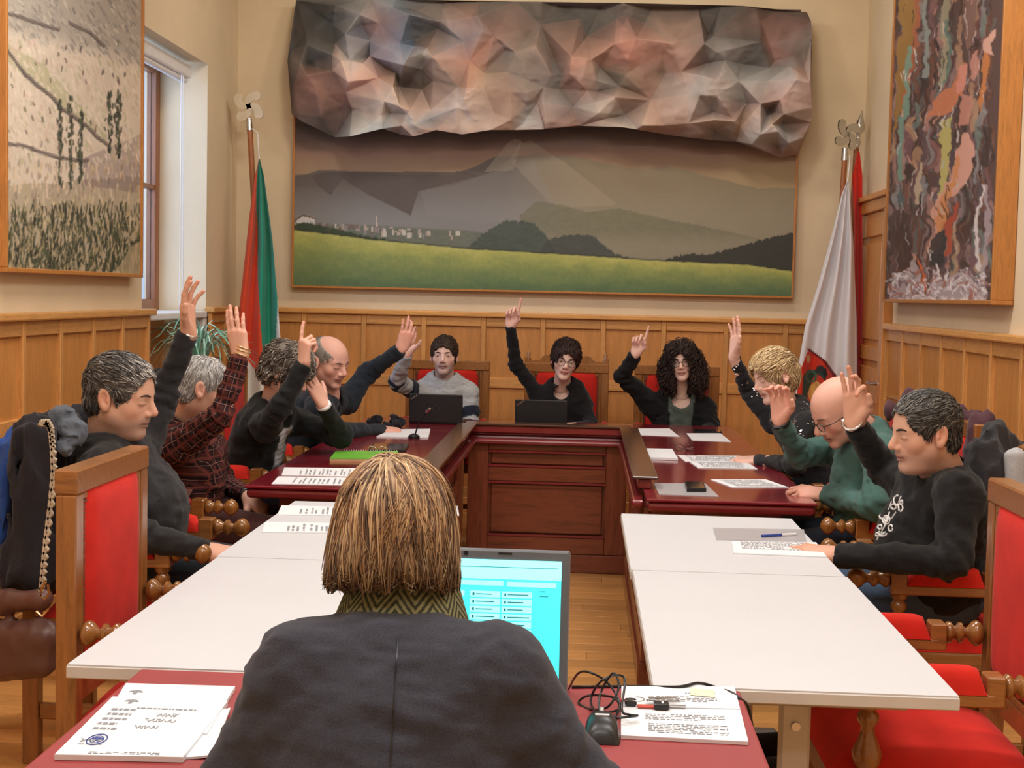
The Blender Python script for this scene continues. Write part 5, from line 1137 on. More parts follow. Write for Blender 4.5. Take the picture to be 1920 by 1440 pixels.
B_ = """110,40,3,90,82,75;270,50,4,105,98,90;400,45,4,104,96,88;545,20,14,130,115,105;560,100,12,100,90,84;750,60,4,112,102,92;1070,65,4,105,95,88;1220,45,8,85,80,76;1370,40,10,90,84,80;1600,80,5,115,90,80;1820,85,6,95,82,75;1850,150,8,110,90,82;1850,280,8,140,140,138;60,400,8,80,72,66;120,520,12,110,105,100;190,390,18,185,130,105;180,510,18,190,135,115;330,410,18,190,140,115;490,300,20,200,140,115;640,265,22,200,135,115;880,300,20,195,150,125;1100,235,20,150,125,115;1140,230,8,90,80,75;700,160,8,110,102,92;300,250,6,88,85,80;500,130,10,110,100,92;250,130,6,80,78,74;580,420,18,180,110,90;660,450,16,150,105,85;390,470,12,95,88,78;520,600,10,80,75,66;560,520,14,160,140,115;740,690,16,165,120,95;840,510,16,120,105,95;820,400,16,165,115,95;950,500,18,180,130,110;1080,520,20,155,150,145;1000,650,20,185,175,168;1080,660,22,160,155,152;1110,300,20,130,120,115;1170,250,14,110,105,100;1200,360,20,175,165,160;1130,440,10,80,75,75;1205,560,22,200,180,172;1200,660,22,205,190,182;1170,780,12,100,92,90;1310,820,18,190,145,130;1500,290,16,75,72,70;1350,440,14,75,72,68;1560,470,16,105,100,96;1250,420,16,115,110,105;1560,300,12,165,115,105;1500,150,8,135,100,88;1600,420,12,150,105,95;1740,380,14,95,85,80;1700,460,16,150,148,145;1350,560,18,165,165,160;1550,560,18,158,158,155;1500,720,22,195,165,155;1640,690,22,210,160,145;1760,500,20,180,130,110;1800,470,16,140,105,90;1750,550,24,215,195,190;1700,700,20,205,165,155;1840,570,22,205,175,168;1860,740,16,200,170,160;1660,790,24,150,130,120;1560,770,12,60,55,52;1400,720,12,75,68,64;1650,860,14,105,105,108;1580,860,22,215,180,150;1320,840,24,220,190,165;1180,830,24,215,190,175;1690,990,18,190,195,200;1620,910,22,205,208,210;1500,930,22,200,200,200;1440,1000,18,190,190,192;1800,950,14,185,145,125;1850,850,12,185,155,145;1610,1010,8,120,80,60;1760,1070,6,190,130,95;1630,1090,4,170,115,85;680,870,20,220,190,165;820,870,20,195,150,125;1000,855,20,190,150,130;690,905,14,180,130,105;900,940,14,150,110,90;1160,970,14,110,95,85;1330,980,14,130,105,92;1180,900,16,110,100,92;1360,880,18,190,150,115;0,600,12,120,110,105;0,710,14,190,170,160;350,710,16,185,170,160;490,670,18,200,170,150;560,800,10,95,88,90;380,640,10,110,90,85;300,630,12,165,125,110;360,560,14,190,175,165;100,620,10,95,90,82;200,740,12,95,88,88;400,830,14,150,125,105;380,780,18,200,185,170;540,880,18,205,190,175;640,895,16,200,185,175;0,895,12,185,165,155;250,870,12,160,120,100"""
ctl = []
for src, x0 in ((A_, 520), (B_, 1020)):
    for q in src.split(';'):
        v = list(map(float, q.split(','))); ctl.append((x0+v[0]/3.692, v[1]/3.692, v[2]/100, srgb(*v[3:])))
xy = [Vector((c[0], c[1])) for c in ctl]
vo, eo, fo, ov, oe, of = delaunay_2d_cdt(xy, [], [], 0, 1e-4)
idm = [o[0] for o in ov]
T = [f for f in fo if max((vo[f[i]]-vo[f[i-1]]).length for i in range(3)) < (88 if min(vo[i].y for i in f) > 170 else 260)]
Vx = np.array([(ctl[i][0], ctl[i][1], ctl[i][2]) for i in idm]); Vc = np.array([ctl[i][3] for i in idm]); T = np.array(T)
tri_c = Vc[T].mean(1)
for lev in range(4):                                       # midpoint subdivision
    E_ = np.sort(np.concatenate([T[:, [0, 1]], T[:, [1, 2]], T[:, [2, 0]]]), 1); U, inv = np.unique(E_, axis=0, return_inverse=True); inv = inv.reshape(3, -1)+len(Vx)
    Vx = np.concatenate([Vx, Vx[U].mean(1)]); Vc = np.concatenate([Vc, Vc[U].mean(1)]); a, b, c = T.T; ab, bc, ca = inv
    T = np.concatenate([np.stack(q, 1) for q in ((a, ab, ca), (ab, b, bc), (ca, bc, c), (ab, bc, ca))]); tri_c = np.tile(tri_c, (4, 1))
    for it in range(1):
        E2 = np.unique(np.sort(np.concatenate([T[:, [0, 1]], T[:, [1, 2]], T[:, [2, 0]]]), 1), axis=0); S_ = np.zeros((len(Vx), 6)); N_ = np.zeros(len(Vx)); D_ = np.concatenate([Vx, Vc], 1)
        for p, q in ((0, 1), (1, 0)): np.add.at(S_, E2[:, p], D_[E2[:, q]]); np.add.at(N_, E2[:, p], 1)
        wz, wc = ((0, 0), (.05, .05), (.08, .1), (.10, .1))[lev]; M_ = S_/N_[:, None]; Vx[:, 2] += (M_[:, 2]-Vx[:, 2])*wz; Vc = Vc+(M_[:, 3:]-Vc)*wc
q3 = np.stack([Vx[:, 0], Vx[:, 1], Vx[:, 2]*0], 1)
wq = q3+14*np.stack([fbm(q3, .012, 2, 2), fbm(q3, .012, 5, 2), q3[:, 0]*0], 1)
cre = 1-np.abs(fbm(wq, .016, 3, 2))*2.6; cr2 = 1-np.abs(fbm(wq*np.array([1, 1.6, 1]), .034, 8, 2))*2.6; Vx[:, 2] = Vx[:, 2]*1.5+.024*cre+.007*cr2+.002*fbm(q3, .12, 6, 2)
gain = (.88+.10*fbm(q3, .05, 4, 3)+.10*np.clip(cre, -.5, 1))[:, None]; cc = (.5*tri_c[:, None, :]+.5*Vc[T])*gain[T]; lum = cc.mean(2, keepdims=True); cc = np.clip(lum+(cc-lum)*.75, 0, 1)  # ridges lightened, valleys darkened: fold shading put into the canvas colour
W3 = np.array([at(x, y, Y=YB-.075-max(0, d)) for x, y, d in Vx])
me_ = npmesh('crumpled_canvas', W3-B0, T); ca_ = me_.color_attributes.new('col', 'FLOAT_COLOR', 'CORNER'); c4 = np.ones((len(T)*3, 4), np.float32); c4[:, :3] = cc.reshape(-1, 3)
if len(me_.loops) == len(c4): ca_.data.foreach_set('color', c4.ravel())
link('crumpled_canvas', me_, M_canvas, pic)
# picture on the left wall
def side_picture(name, label, X, y0, y1, z0, z1, ras, sgn, th, nu, nv):
    t = thing(name, label, 'painting', (X, (y0+y1)/2, z0)); b = np.array((X, (y0+y1)/2, z0)); xx = X+sgn*th
    gy = np.linspace(y0, y1, nu); gz = np.linspace(z0, z1, nv); P = np.stack([np.full((nu, nv), xx), np.repeat(gy[:, None], nv, 1), np.repeat(gz[None], nu, 0)], -1)
    q = proj(P); link('canvas', gridmesh('canvas', P-b, ras(q[..., 0], q[..., 1])), M_paint, t)
    h = (y1-y0)/2; s_ = sorted((0, sgn*(th-.003))); MB().b2((s_[0], -h, 0), (s_[1], h, z1-z0)).build('stretcher', M_white, t)
    f = MB(); s_ = sorted((sgn*.002, sgn*(th+.012))); w = .02
    f.b2((s_[0], -h-w, -w), (s_[1], h+w, 0), .003).b2((s_[0], -h-w, 0), (s_[1], -h, z1-z0), .003).b2((s_[0], h, 0), (s_[1], h+w, z1-z0), .003).b2((s_[0], -h-w, z1-z0), (s_[1], h+w, z1-z0+w), .003)
    f.build('frame', M_gilt, t); return t
side_picture('vineyard_painting', 'painting of pale vineyard slopes, cypresses and dark grass on the window wall', XL, 5.56, 7.27, at(130, 507, X=XL+.06)[2], 3.5, vineyard(), 1, .06, 160, 290)
side_picture('abstract_painting', 'tall painting of pink figures among dark trunks beside the door', XR, 6.14, 8.32, at(1760, 562, X=XR-.07)[2], 3.6, abstract(), -1, .085, 125, 300)
# ================================================================== flags, plant, coats
M_flag = vmat('flag_cloth', .7, .2, 300, .0006, sheen=.2, spec=.2); M_pole = wood('flag_pole', srgb(160, 96, 50), 'Z', .7, .35)
M_ivory = mat('ivory_metal', srgb(222, 210, 186), .35, .03, metal=.3); M_chrome = mat('chrome', (.62, .61, .58), .22, .03, metal=1)
def lauburu(t, c, R, m, tilt, yaw=0):
    """four comma-shaped heads, cast flat"""
    u = V3(math.cos(yaw), math.sin(yaw), 0); o = MB()
    for k in range(4):
        b = tilt+k*math.pi/2; L = []; Rr = []
        for i in range(15):
            s = i/14; a = math.pi*.72*s; x, z = R*.52*(1-math.cos(a))+R*.10*s, R*.50*math.sin(a); w = R*(.17+.20*s**.9)
            tx_, tz_ = .52*math.sin(a)+.10, .50*math.cos(a); n = math.hypot(tx_, tz_)+1e-6; nx, nz = -tz_/n, tx_/n
            L.append((x+nx*w, z+nz*w)); Rr.append((x-nx*w, z-nz*w))
        ce = ((L[-1][0]+Rr[-1][0])/2, (L[-1][1]+Rr[-1][1])/2); vx, vz = L[-1][0]-ce[0], L[-1][1]-ce[1]; cap_ = [(ce[0]+vx*math.cos(g)+vz*math.sin(g), ce[1]-vx*math.sin(g)+vz*math.cos(g)) for g in np.linspace(0, math.pi, 9)[1:-1]]; pts = L+cap_+Rr[::-1]; ca, sa = math.cos(b), math.sin(b); pts = [(x*ca-z*sa, x*sa+z*ca) for x, z in pts]
        o.extrude(pts, c, tuple(u), (0, 0, 1), tuple(np.cross(u, V3(0, 0, 1))*-.014))
    return o.build('lauburu_finial', m, t)
def cloth_sheet(name, t, base, y0, y1, left, right, top, Yd, nu, nv, pleat, amp, colf, m=M_flag):
    """cloth hung between two edges that are given as (y, x) profiles; folds push towards and away from the wall"""
    P = np.zeros((nu, nv, 3)); px_ = np.zeros((nu, nv)); py_ = np.zeros((nu, nv))
    for j in range(nv):
        y = y0+(y1-y0)*j/(nv-1); xl, xr = np.interp(y, *zip(*left)), np.interp(y, *zip(*right))
        for i in range(nu):
            u = i/(nu-1); x = xl+(xr-xl)*u; s = math.sin(u*pleat*math.pi*2+.6*math.sin(y*.012)); d = amp*s*min(1, .15+(y-y0)/180)
            P[i, j] = at(x, y, Y=Yd-d); px_[i, j] = x; py_[i, j] = y
    U = np.repeat(np.linspace(0, 1, nu)[:, None], nv, 1)
    me = gridmesh(name, P-base, colf(px_, py_, U)); return link(name, me, m, t)
def flagpole(label, name, ptop, pbot, r, base):
    t = thing(name, label, 'flag', tuple(base)); return t
fb = V3(*at(470, 600, Y=9.12)); fb[2] = 0; fb[0] = -2.06; fb[1] = 9.2
f1 = thing('tricolour_flag', 'red, green and white flag on a pole with a four-armed ivory finial', 'flag', tuple(fb))
ptop = at(468, 236, Y=9.2); MB().lathe([(0, .021), (1, .019)], (0, 0, .06), tuple(ptop-fb), 12).build('pole', M_pole, f1, 40)
MB().lathe([(0, .15), (.2, .15), (.35, .06), (.6, .035), (1, .03)], (0, 0, 0), (0, 0, .14), 20).build('stand', M_chrome, f1, 40)
MB().cyl(tuple(ptop-fb+V3(0, 0, -.03)), tuple(ptop-fb+V3(-.005, 0, .05)), .022, .018).build('ferrule', M_chrome, f1, 40)
lauburu(f1, tuple(at(466, 199, Y=9.2)-fb), .082, M_ivory, .55)
cl = at(483, 249, Y=9.17)-fb; MB().tube([tuple(ptop-fb+V3(.02, -.01, -.02)), tuple(cl), tuple(at(486, 300, Y=9.14)-fb)], .004, 5).build('halyard', M_white, f1)
def col1(x, y, u):
    b = np.interp(y, [298, 330, 420, 520, 600, 680, 780], [.10, .22, .40, .46, .55, .60, .62]); c = np.where((u < b)[..., None], C3(222, 78, 44), C3(44, 150, 122))
    w = ((u > np.interp(y, [560, 660, 720], [1.01, .86, .70])) & (y > 560)) | ((y > 640) & (u < np.interp(y, [640, 660, 730], [0, .12, .75])))
    c = np.where(w[..., None], C3(226, 222, 212), c); return c*(1+.06*n2(x, y, .05, 2))[..., None]
cloth_sheet('cloth', f1, fb, 298, 790, [(298, 485), (330, 478), (400, 468), (520, 455), (620, 444), (720, 440), (790, 438)], [(298, 487), (330, 495), (450, 511), (560, 520), (650, 527), (790, 534)], 0, 9.1, 70, 120, 2.2, .045, col1)
# pair of flags by the door
fb2 = V3(1.60, 9.15, 0)
f2 = thing('town_flag', 'white flag with a red coat of arms hanging in the corner by the door', 'flag', tuple(fb2))
pt2 = at(1584, 292, Y=9.18); MB().lathe([(0, .021), (1, .018)], (0, 0, .06), tuple(pt2-fb2), 12).build('pole', M_pole, f2, 40)
MB().lathe([(0, .14), (.2, .14), (.35, .06), (.6, .035), (1, .03)], (0, 0, 0), (0, 0, .14), 20).build('stand', M_chrome, f2, 40)
MB().cyl(tuple(pt2-fb2+V3(0, 0, -.03)), tuple(pt2-fb2+V3(0, 0, .05)), .022, .017).build('ferrule', M_chrome, f2, 40)
lauburu(f2, tuple(at(1590, 252, Y=9.18)-fb2), .078, M_chrome, .2, .5)
MB().tube([tuple(pt2-fb2+V3(.03, -.01, 0)), tuple(at(1592, 315, Y=9.14)-fb2), tuple(at(1589, 342, Y=9.12)-fb2)], .004, 5).build('halyard', M_white, f2)
def col2(x, y, u):
    c = np.broadcast_to(C3(226, 224, 228), x.shape+(3,)).copy()
    sh = poly_mask(x, y, [(1516, 655), (1545, 676), (1562, 700), (1580, 728), (1592, 770), (1585, 850), (1490, 850), (1492, 760), (1498, 700)]); c[sh] = C3(206, 54, 34)
    ed = poly_mask(x, y, [(1513, 655), (1516, 652), (1548, 676), (1585, 727), (1580, 730), (1543, 678)]); c[ed] = C3(110, 24, 26)
    c[np.hypot((x-1515.5)/3.6, (y-673)/6.5) < 1] = C3(212, 176, 112)
    gr = poly_mask(x, y, [(1503, 745), (1506, 705), (1516, 692), (1528, 694), (1535, 688), (1546, 690), (1550, 702), (1546, 716), (1540, 706), (1532, 702), (1522, 712), (1520, 728), (1514, 742), (1515, 765), (1508, 770)]); c[gr] = C3(44, 66, 56)
    g2 = np.abs(np.hypot((x-1521)/9, (y-706)/10)-1) < .22; c[g2 & (y < 716)] = C3(70, 104, 84)
    bk = poly_mask(x, y, [(1530, 688), (1540, 684), (1549, 692), (1552, 704), (1547, 708), (1541, 700), (1532, 697)]); c[bk] = C3(40, 44, 44)
    ye = poly_mask(x, y, [(1514, 738), (1520, 722), (1532, 714), (1542, 724), (1538, 738), (1528, 746), (1518, 752)]) & (n2(x, y, .25, 5) > -.5); c[ye] = C3(222, 168, 92)
    c[poly_mask(x, y, [(1514, 750), (1530, 746), (1534, 800), (1520, 800)])] = C3(212, 70, 36)
    return c*(1+.03*n2(x, y, .03, 4))[..., None]
cloth_sheet('cloth', f2, fb2, 340, 840, [(340, 1588), (365, 1578), (430, 1562), (540, 1532), (610, 1510), (690, 1496), (760, 1490), (840, 1488)], [(340, 1592), (450, 1600), (600, 1606), (840, 1607)], 0, 9.06, 120, 190, 2.6, .035, col2)
fb3 = V3(1.70, 9.3, 0)
f3 = thing('red_flag', 'narrow red flag on a spear-tipped pole behind the white flag', 'flag', tuple(fb3))
pt3 = at(1606, 272, Y=9.32); MB().lathe([(0, .02), (1, .018)], (0, 0, .06), tuple(pt3-fb3), 12).build('pole', M_pole, f3, 40)
MB().lathe([(0, .13), (.2, .13), (.35, .05), (.6, .035), (1, .03)], (0, 0, 0), (0, 0, .14), 20).build('stand', M_chrome, f3, 40)
sp3 = pt3-fb3; MB().lathe([(0, .018), (.18, .02), (.22, .012), (.35, .012), (.5, .036), (.62, .03), (.85, .01), (1, .002)], tuple(sp3-V3(0, 0, .02)), tuple(at(1617, 206, Y=9.32)-fb3), 10).build('spear_finial', M_chrome, f3, 50)
cloth_sheet('cloth', f3, fb3, 285, 840, [(285, 1608), (330, 1598), (450, 1601), (840, 1603)], [(285, 1612), (330, 1617), (600, 1619), (840, 1618)], 0, 9.22, 40, 110, 1.2, .03, lambda x, y, u: np.broadcast_to(C3(206, 44, 28), x.shape+(3,))*(1+.05*n2(x, y, .04, 4))[..., None])
# spider plant by the window
M_leaf = vmat('leaf', .45, spec=.4); M_pot = mat('terracotta', srgb(150, 92, 66), .8, .08)
pb = V3(*at(338, 690, Y=8.1)); pb[2] = 0; pb[0] += .10
pl = thing('spider_plant', 'variegated spider plant spilling from its pot below the window', 'plant', tuple(pb))
MB().lathe([(0, .16), (.04, .16), (.06, .03), (.92, .03), (.95, .13), (1, .13)], (0, 0, 0), (0, 0, .88), 18).build('pedestal', M_marz, pl, 40)
MB().lathe([(0, .085), (.9, .125), (.92, .14), (1, .14), (.995, .12), (.9, .118)], (0, 0, .881), (0, 0, 1.085), 20).build('pot', M_pot, pl, 40)
rl = random.Random(2); LM = []
for k in range(9):
    m_ = MB(); L = rl.uniform(.3, .5); arch = rl.uniform(.16, .30); n = 9; pts = []
    for i in range(n):
        s = i/(n-1); x = L*s; z = arch*math.sin(min(1, s*1.15)*2.5)-(.22*s*s if s > .5 else .22*s*s); w = .007*math.sin(min(1, .18+s*.82)*math.pi)**.6+.0008
        g = rl.choice([srgb(150, 200, 180), srgb(186, 222, 204), srgb(112, 164, 140)])
        pts.append(((x, -w, z), (x, 0, z-.003), (x, w, z), g))
    for i in range(n-1):
        for a, b, wh in ((0, 1, 0), (1, 2, 0)):
            c = pts[i][3]; m_.add([pts[i][a], pts[i][b], pts[i+1][b], pts[i+1][a]], [(0, 1, 2, 3)], c if i % 3 else tuple(min(1, q*1.25) for q in c))
    LM.append(m_.mesh('leaf', 60)); LM[-1].materials.append(M_leaf)
for k in range(96):
    o = link('leaf', rl.choice(LM), None, pl); a = rl.uniform(0, 6.283); o.location = (.05*math.cos(a), .05*math.sin(a), 1.075); o.rotation_euler = (rl.uniform(-.3, .3), rl.uniform(-.75, .15), a); s = rl.uniform(.5, .8); o.scale = (s, s, s)
# coats: cloth thrown over chair backs
def coat(name, label, cat, prims, colf, base, h=.011, k=.045, fold=.024, ff=(15, 15, 3.5), cuts=(), group=None, m=None):
    A = np.array([p[i] for p in prims for i in (0, 1)]); R_ = max(max(p[2], p[3]) for p in prims); lo = A.min(0)-R_-.03; hi = A.max(0)+R_+.03; lo[2] = max(lo[2], .3)
    def f(G):
        d = None
        for p in prims:
            q = seg_cone(G, *p); d = q if d is None else smin(d, q, k)
        mm = np.abs(d) < .06; Gm = G[mm]; w = Gm*np.array(ff, np.float32); d[mm] += fold*(np.abs(fbm(w, 1.0, 4, 2))*2.4-.5)+fold*.45*(np.abs(fbm(w*2.3+3, 1.0, 9, 2))*2-.4)
        for c in cuts: d = smax(d, -seg_cone(G, *c), .01)
        return d
    V, Q = surfnet(sample(f, lo, hi, h, .03), lo, h); me = npmesh(name, V-base, Q, colf(V)); o = link(name, me, m or M_cloth); o.location = tuple(base); return tag(o, label, cat, group)
flat = lambda *c: (lambda V: np.tile(C3(*c), (len(V), 1))*(1+.15*fbm(V, 12, 3, 2))[:, None])
xb = -1.76
coat('blue_coat', 'blue padded coat hanging behind the black coat on the chair back', 'coat', [(V3(-1.73, y, 1.0), V3(-1.82, y-.02, .66), .055, .085) for y in (4.2, 4.34, 4.48, 4.62)], lambda V: np.tile(C3(52, 84, 156), (len(V), 1))*(1+.3*fbm(V, 10, 3, 2))[:, None], V3(-1.82, 4.45, .6))
coat('black_coat', 'long black coat draped over the chair with the brown bag', 'coat', [(V3(-1.655, y, 1.035), V3(-1.67, y-.02, .62), .062, .08) for y in (4.15, 4.25, 4.37, 4.49, 4.61, 4.72)], flat(44, 42, 46), V3(-1.74, 4.4, .5))
coat('grey_scarf', 'crumpled grey scarf bunched on top of the black coat', 'scarf', [(at(118, 788, Y=4.22), at(138, 808, Y=4.2), .045, .035), (at(138, 808, Y=4.2), at(126, 838, Y=4.16), .035, .03)], flat(92, 98, 108), at(128, 800, Y=4.2), .007, .02, .012, (30, 30, 30))
bag = thing('leather_bag', 'worn brown leather bag hanging by a braided strap from the chair', 'bag', tuple(at(45, 1270, Y=4.02)))
bb = np.array(bag.location); c0, c1 = at(-15, 1180, Y=4.05), at(82, 1180, Y=4.0)
def bagf(G):
    d = None; 
    for a, b, r0, r1 in ((at(0, 1128, Y=4.04), at(78, 1122, Y=4.0), .035, .03), (at(-10, 1200, Y=4.05), at(84, 1195, Y=4.0), .06, .05), (at(-15, 1245, Y=4.05), at(80, 1245, Y=4.0), .05, .04)):
        q = seg_cone(G, a, b, r0, r1); d = q if d is None else smin(d, q, .05)
    mm = np.abs(d) < .05; d[mm] += .012*(np.abs(fbm(G[mm]*np.array((14, 14, 5), np.float32), 1, 3, 2))*2-.4); return d
lo_, hi_ = c0-V3(.12, .12, .22), c1+V3(.12, .12, .16); v_, q_ = surfnet(sample(bagf, lo_, hi_, .008, .02), lo_, .008)
link('bag_body', npmesh('bag_body', v_-bb, q_, np.tile(C3(98, 66, 58), (len(v_), 1))*(1+.2*fbm(v_, 14, 5, 2))[:, None]), vmat('bag_leather', .38, .3, 120, .001, spec=.5), bag)
sp_pts = [at(x, y, Y=4.02) for x, y in ((84, 792), (97, 790), (104, 805), (107, 835), (109, 880), (104, 940), (96, 1000), (91, 1050), (87, 1095), (82, 1125))]
pth = [np.array([np.interp(s, np.linspace(0, 1, len(sp_pts)), [p[k] for p in sp_pts]) for k in range(3)]) for s in np.linspace(0, 1, 120)]
for q in range(2):
    MB().tube([tuple(p-bb+V3(.006*math.cos(i*.8+q*math.pi), -.03, .006*math.sin(i*.8+q*math.pi))) for i, p in enumerate(pth)], .006, 6).build('strap_cord', mat('braid_cord%d' % q, srgb(186, 172, 150), .7, .1), bag, 60)
MB().tube([tuple(at(x, y, Y=3.93)-bb) for x, y in ((86, 1090), (78, 1105), (76, 1118), (84, 1124), (92, 1112), (90, 1096))], .004, 6).build('ring', M_gold, bag, 60)
MB().tube([tuple(at(x, y, Y=3.92)-bb) for x, y in ((68, 1146), (79, 1156), (90, 1143))], .004, 6).build('clasp', M_gold, bag, 60)
coat('dark_jacket', 'charcoal jacket with a hood slung over the chair of the man in the printed sweatshirt', 'jacket',
     [(at(1862, 815, Y=4.36), at(1890, 850, Y=4.42), .045, .06), (at(1850, 850, Y=4.30), at(1846, 900, Y=4.28), .06, .06), (at(1888, 860, Y=4.46), at(1900, 960, Y=4.5), .05, .07), (V3(1.40, 4.3, .98), V3(1.40, 4.26, .55), .055, .07), (V3(1.40, 4.55, .98), V3(1.40, 4.55, .55), .055, .07)], flat(58, 57, 60), V3(1.40, 4.4, .5), .009, .03, .016, (20, 20, 9), cuts=[(at(1852, 806, Y=4.22), at(1846, 818, Y=4.3), .02, .02)])
coat('pale_scarf', 'pale grey cloth hanging over the end of the charcoal jacket', 'scarf', [(at(1905, 862, Y=4.24), at(1905, 930, Y=4.22), .035, .04)], flat(176, 176, 178), at(1905, 900, Y=4.24), .007, .02, .008, (20, 20, 8))
coat('burgundy_coat', 'burgundy coat over the chair back behind the bald man', 'coat', [(V3(1.46, y, 1.06), V3(1.48, y, .62), .05, .075) for y in (5.16, 5.34, 5.55)]+[(at(1672, 770, Y=5.3), at(1705, 750, Y=5.3), .03, .04)], flat(86, 58, 66), V3(1.47, 5.35, .5), .010)
coat('black_jacket', 'black jacket hung over the chair of the person with curly grey hair', 'jacket', [(V3(-1.86, 6.06, 1.06), V3(-1.84, 6.04, .62), .05, .075), (V3(-1.86, 6.52, 1.06), V3(-1.84, 6.54, .62), .05, .07), (V3(-1.86, 6.06, 1.08), V3(-1.86, 6.52, 1.08), .045, .045), (V3(-1.93, 6.3, 1.0), V3(-1.95, 6.3, .65), .06, .09)], flat(36, 37, 38), V3(-1.86, 6.3, .5), .010)
# ================================================================== things on the tables
M_paper = mat('paper', srgb(226, 227, 230), .85, .012, 6); M_ink = mat('ink', srgb(140, 142, 148), .8, .05); M_blk = mat('black_plastic', srgb(26, 26, 28), .35, .05, 40, .1, 300)
M_blue = mat('blue_ink', srgb(40, 66, 150), .5, .05)
def tq(pts, z=TZ): return [at(x, y, Z=z) for x, y in pts]
def bil(q, u, v): return q[0]*(1-u)*(1-v)+q[1]*u*(1-v)+q[2]*u*v+q[3]*(1-u)*v       # q: near-left, near-right, far-right, far-left
class PR(random.Random): pass
def paper(label, pts, th=.001, z=TZ, text=None, seed=0, name='paper', group='printed papers on the tables', curl=0, m=None, rows=None, cat='paper', extra=None):
    q = tq(pts, z); c = sum(q)/4; t = thing(name, label, cat, tuple(c), 0, group); n = 8
    P = np.zeros((n, n, 3))
    for i in range(n):
        for j in range(n):
            u, v = i/(n-1), j/(n-1); P[i, j] = bil(q, u, v)-c; P[i, j, 2] = th+curl*(u**3)*.5
    top = P.reshape(-1, 3); bot = top-np.array([0, 0, max(th*.9, .0004)]); idx = np.arange(n*n).reshape(n, n)
    F = [tuple(int(k) for k in (idx[i, j], idx[i+1, j], idx[i+1, j+1], idx[i, j+1])) for i in range(n-1) for j in range(n-1)]; o = n*n
    rim = [idx[i, 0] for i in range(n)]+[idx[n-1, j] for j in range(1, n)]+[idx[i, n-1] for i in range(n-2, -1, -1)]+[idx[0, j] for j in range(n-2, 0, -1)]; rim = [int(k) for k in rim]
    F += [tuple(k+o for k in f[::-1]) for f in F[:(n-1)*(n-1)]]+[(rim[k], rim[(k+1) % len(rim)], rim[(k+1) % len(rim)]+o, rim[k]+o) for k in range(len(rim))]
    MB().add(np.concatenate([top, bot]), F).build('sheet', m or M_paper, t)
    if text:
        rg = random.Random(seed); mb = MB()
        for (u0, u1, v0, v1, lh, fill) in text:
            v = v1
            while v > v0:
                u = u0
                end = u1-(rg.random()*.35*(u1-u0) if rg.random() < .25 else 0)
                while u < end:
                    L = rg.uniform(.015, .06); a = min(u+L, end)
                    if rg.random() < fill:
                        w = [bil(q, uu, vv)-c+V3(0, 0, th+.0006+curl*uu**3*.5) for uu, vv in ((u, v-lh*.42), (a, v-lh*.42), (a, v), (u, v))]; mb.quad(*map(tuple, w))
                    u = a+.012
                v -= lh
        if mb.v: o_ = mb.build('printed_text', M_ink, t); o_['kind'] = 'stuff'
    return t, q, c
T_ = lambda lh=.035: [(.12, .88, .08, .9, lh, .9)]
TV = [(.06, .94, .25, .92, .13, .35)]
def sideways(seed):                                   # typed page read from the side: short upright lines
    rg = random.Random(seed); out = []; u = .2
    while u < .95: out.append((u, u+.022, .12, .12+rg.uniform(.4, .75), .052, .95)); u += rg.uniform(.035, .07)
    return out
# near right stack
nr, q, c = paper('stack of typed pages under the key ring beside the computer mouse', [(1164, 1386), (1403, 1398), (1377, 1294), (1165, 1293)], .007, TZ, [(.3, .82, .66, .78, .03, .9), (.2, .86, .30, .42, .03, .95), (.22, .86, .06, .24, .03, .95), (.55, .85, .84, .86, .03, 1)], 4, 'page_stack')
st_ = tq([(1294, 1311), (1342, 1316), (1338, 1301), (1294, 1299)], TZ); MB().add([tuple(p-c+V3(0, 0, .0084)) for p in st_], [(0, 1, 2, 3)]).build('sticky_note', mat('pale_yellow', srgb(238, 232, 196), .8), nr)
MB().tube([tuple(bil(q, u, .55)-c+V3(0, 0, .0073)) for u in (0, .5, 1)], .0008, 4).build('fold_line', M_ink, nr)
lf, q, c = paper('front stack of signed pages with a round blue stamp', [(102, 1426), (343, 1431), (427, 1325), (211, 1316)], .010, TZ, [(.1, .30, .44, .78, .085, 1), (.3, .8, .80, .81, .05, 1), (.1, .3, .16, .17, .03, 1), (.25, .85, .02, .05, .02, .7)], 6, 'page_stack')
rgp = random.Random(8)
MB().tube([tuple(bil(q, .22+.075*math.cos(a), .235+.085*math.sin(a))-c+V3(0, 0, .0112)) for a in np.linspace(0, 6.283, 25)], .0009, 4).tube([tuple(bil(q, .22+.05*math.cos(a), .235+.055*math.sin(a))-c+V3(0, 0, .0112)) for a in np.linspace(0, 6.283, 20)], .0006, 4).build('stamp', M_blue, lf)
MB().extrude([(-.012, .002), (-.008, .008), (0, .011), (.008, .008), (.012, .002), (.002, .003), (.002, -.006), (-.002, -.006), (-.002, .003)], tuple(bil(q, .22, .235)-c+V3(0, 0, .0108)), (1, 0, 0), (0, 1, 0), (0, 0, .0006)).build('stamp_tree', M_blue, lf)
def scrib(q, c, u0, v0, w, h, z, seed, n=26):
    rg = random.Random(seed); return [tuple(bil(q, u0+w*i/n+rg.uniform(-.012, .012), v0+h*math.sin(i*1.3+rg.random())*.5)-c+V3(0, 0, z)) for i in range(n)]
sg = MB()
for k, (u0, v0, w, h) in enumerate(((.5, .68, .2, .06), (.46, .58, .26, .05), (.42, .46, .2, .05), (.1, .22, .16, .05))): sg.tube(scrib(q, c, u0, v0, w, h, .0112, k), .0006, 4)
sg_ = sg.build('signatures', M_ink, lf); sg_['kind'] = 'stuff'
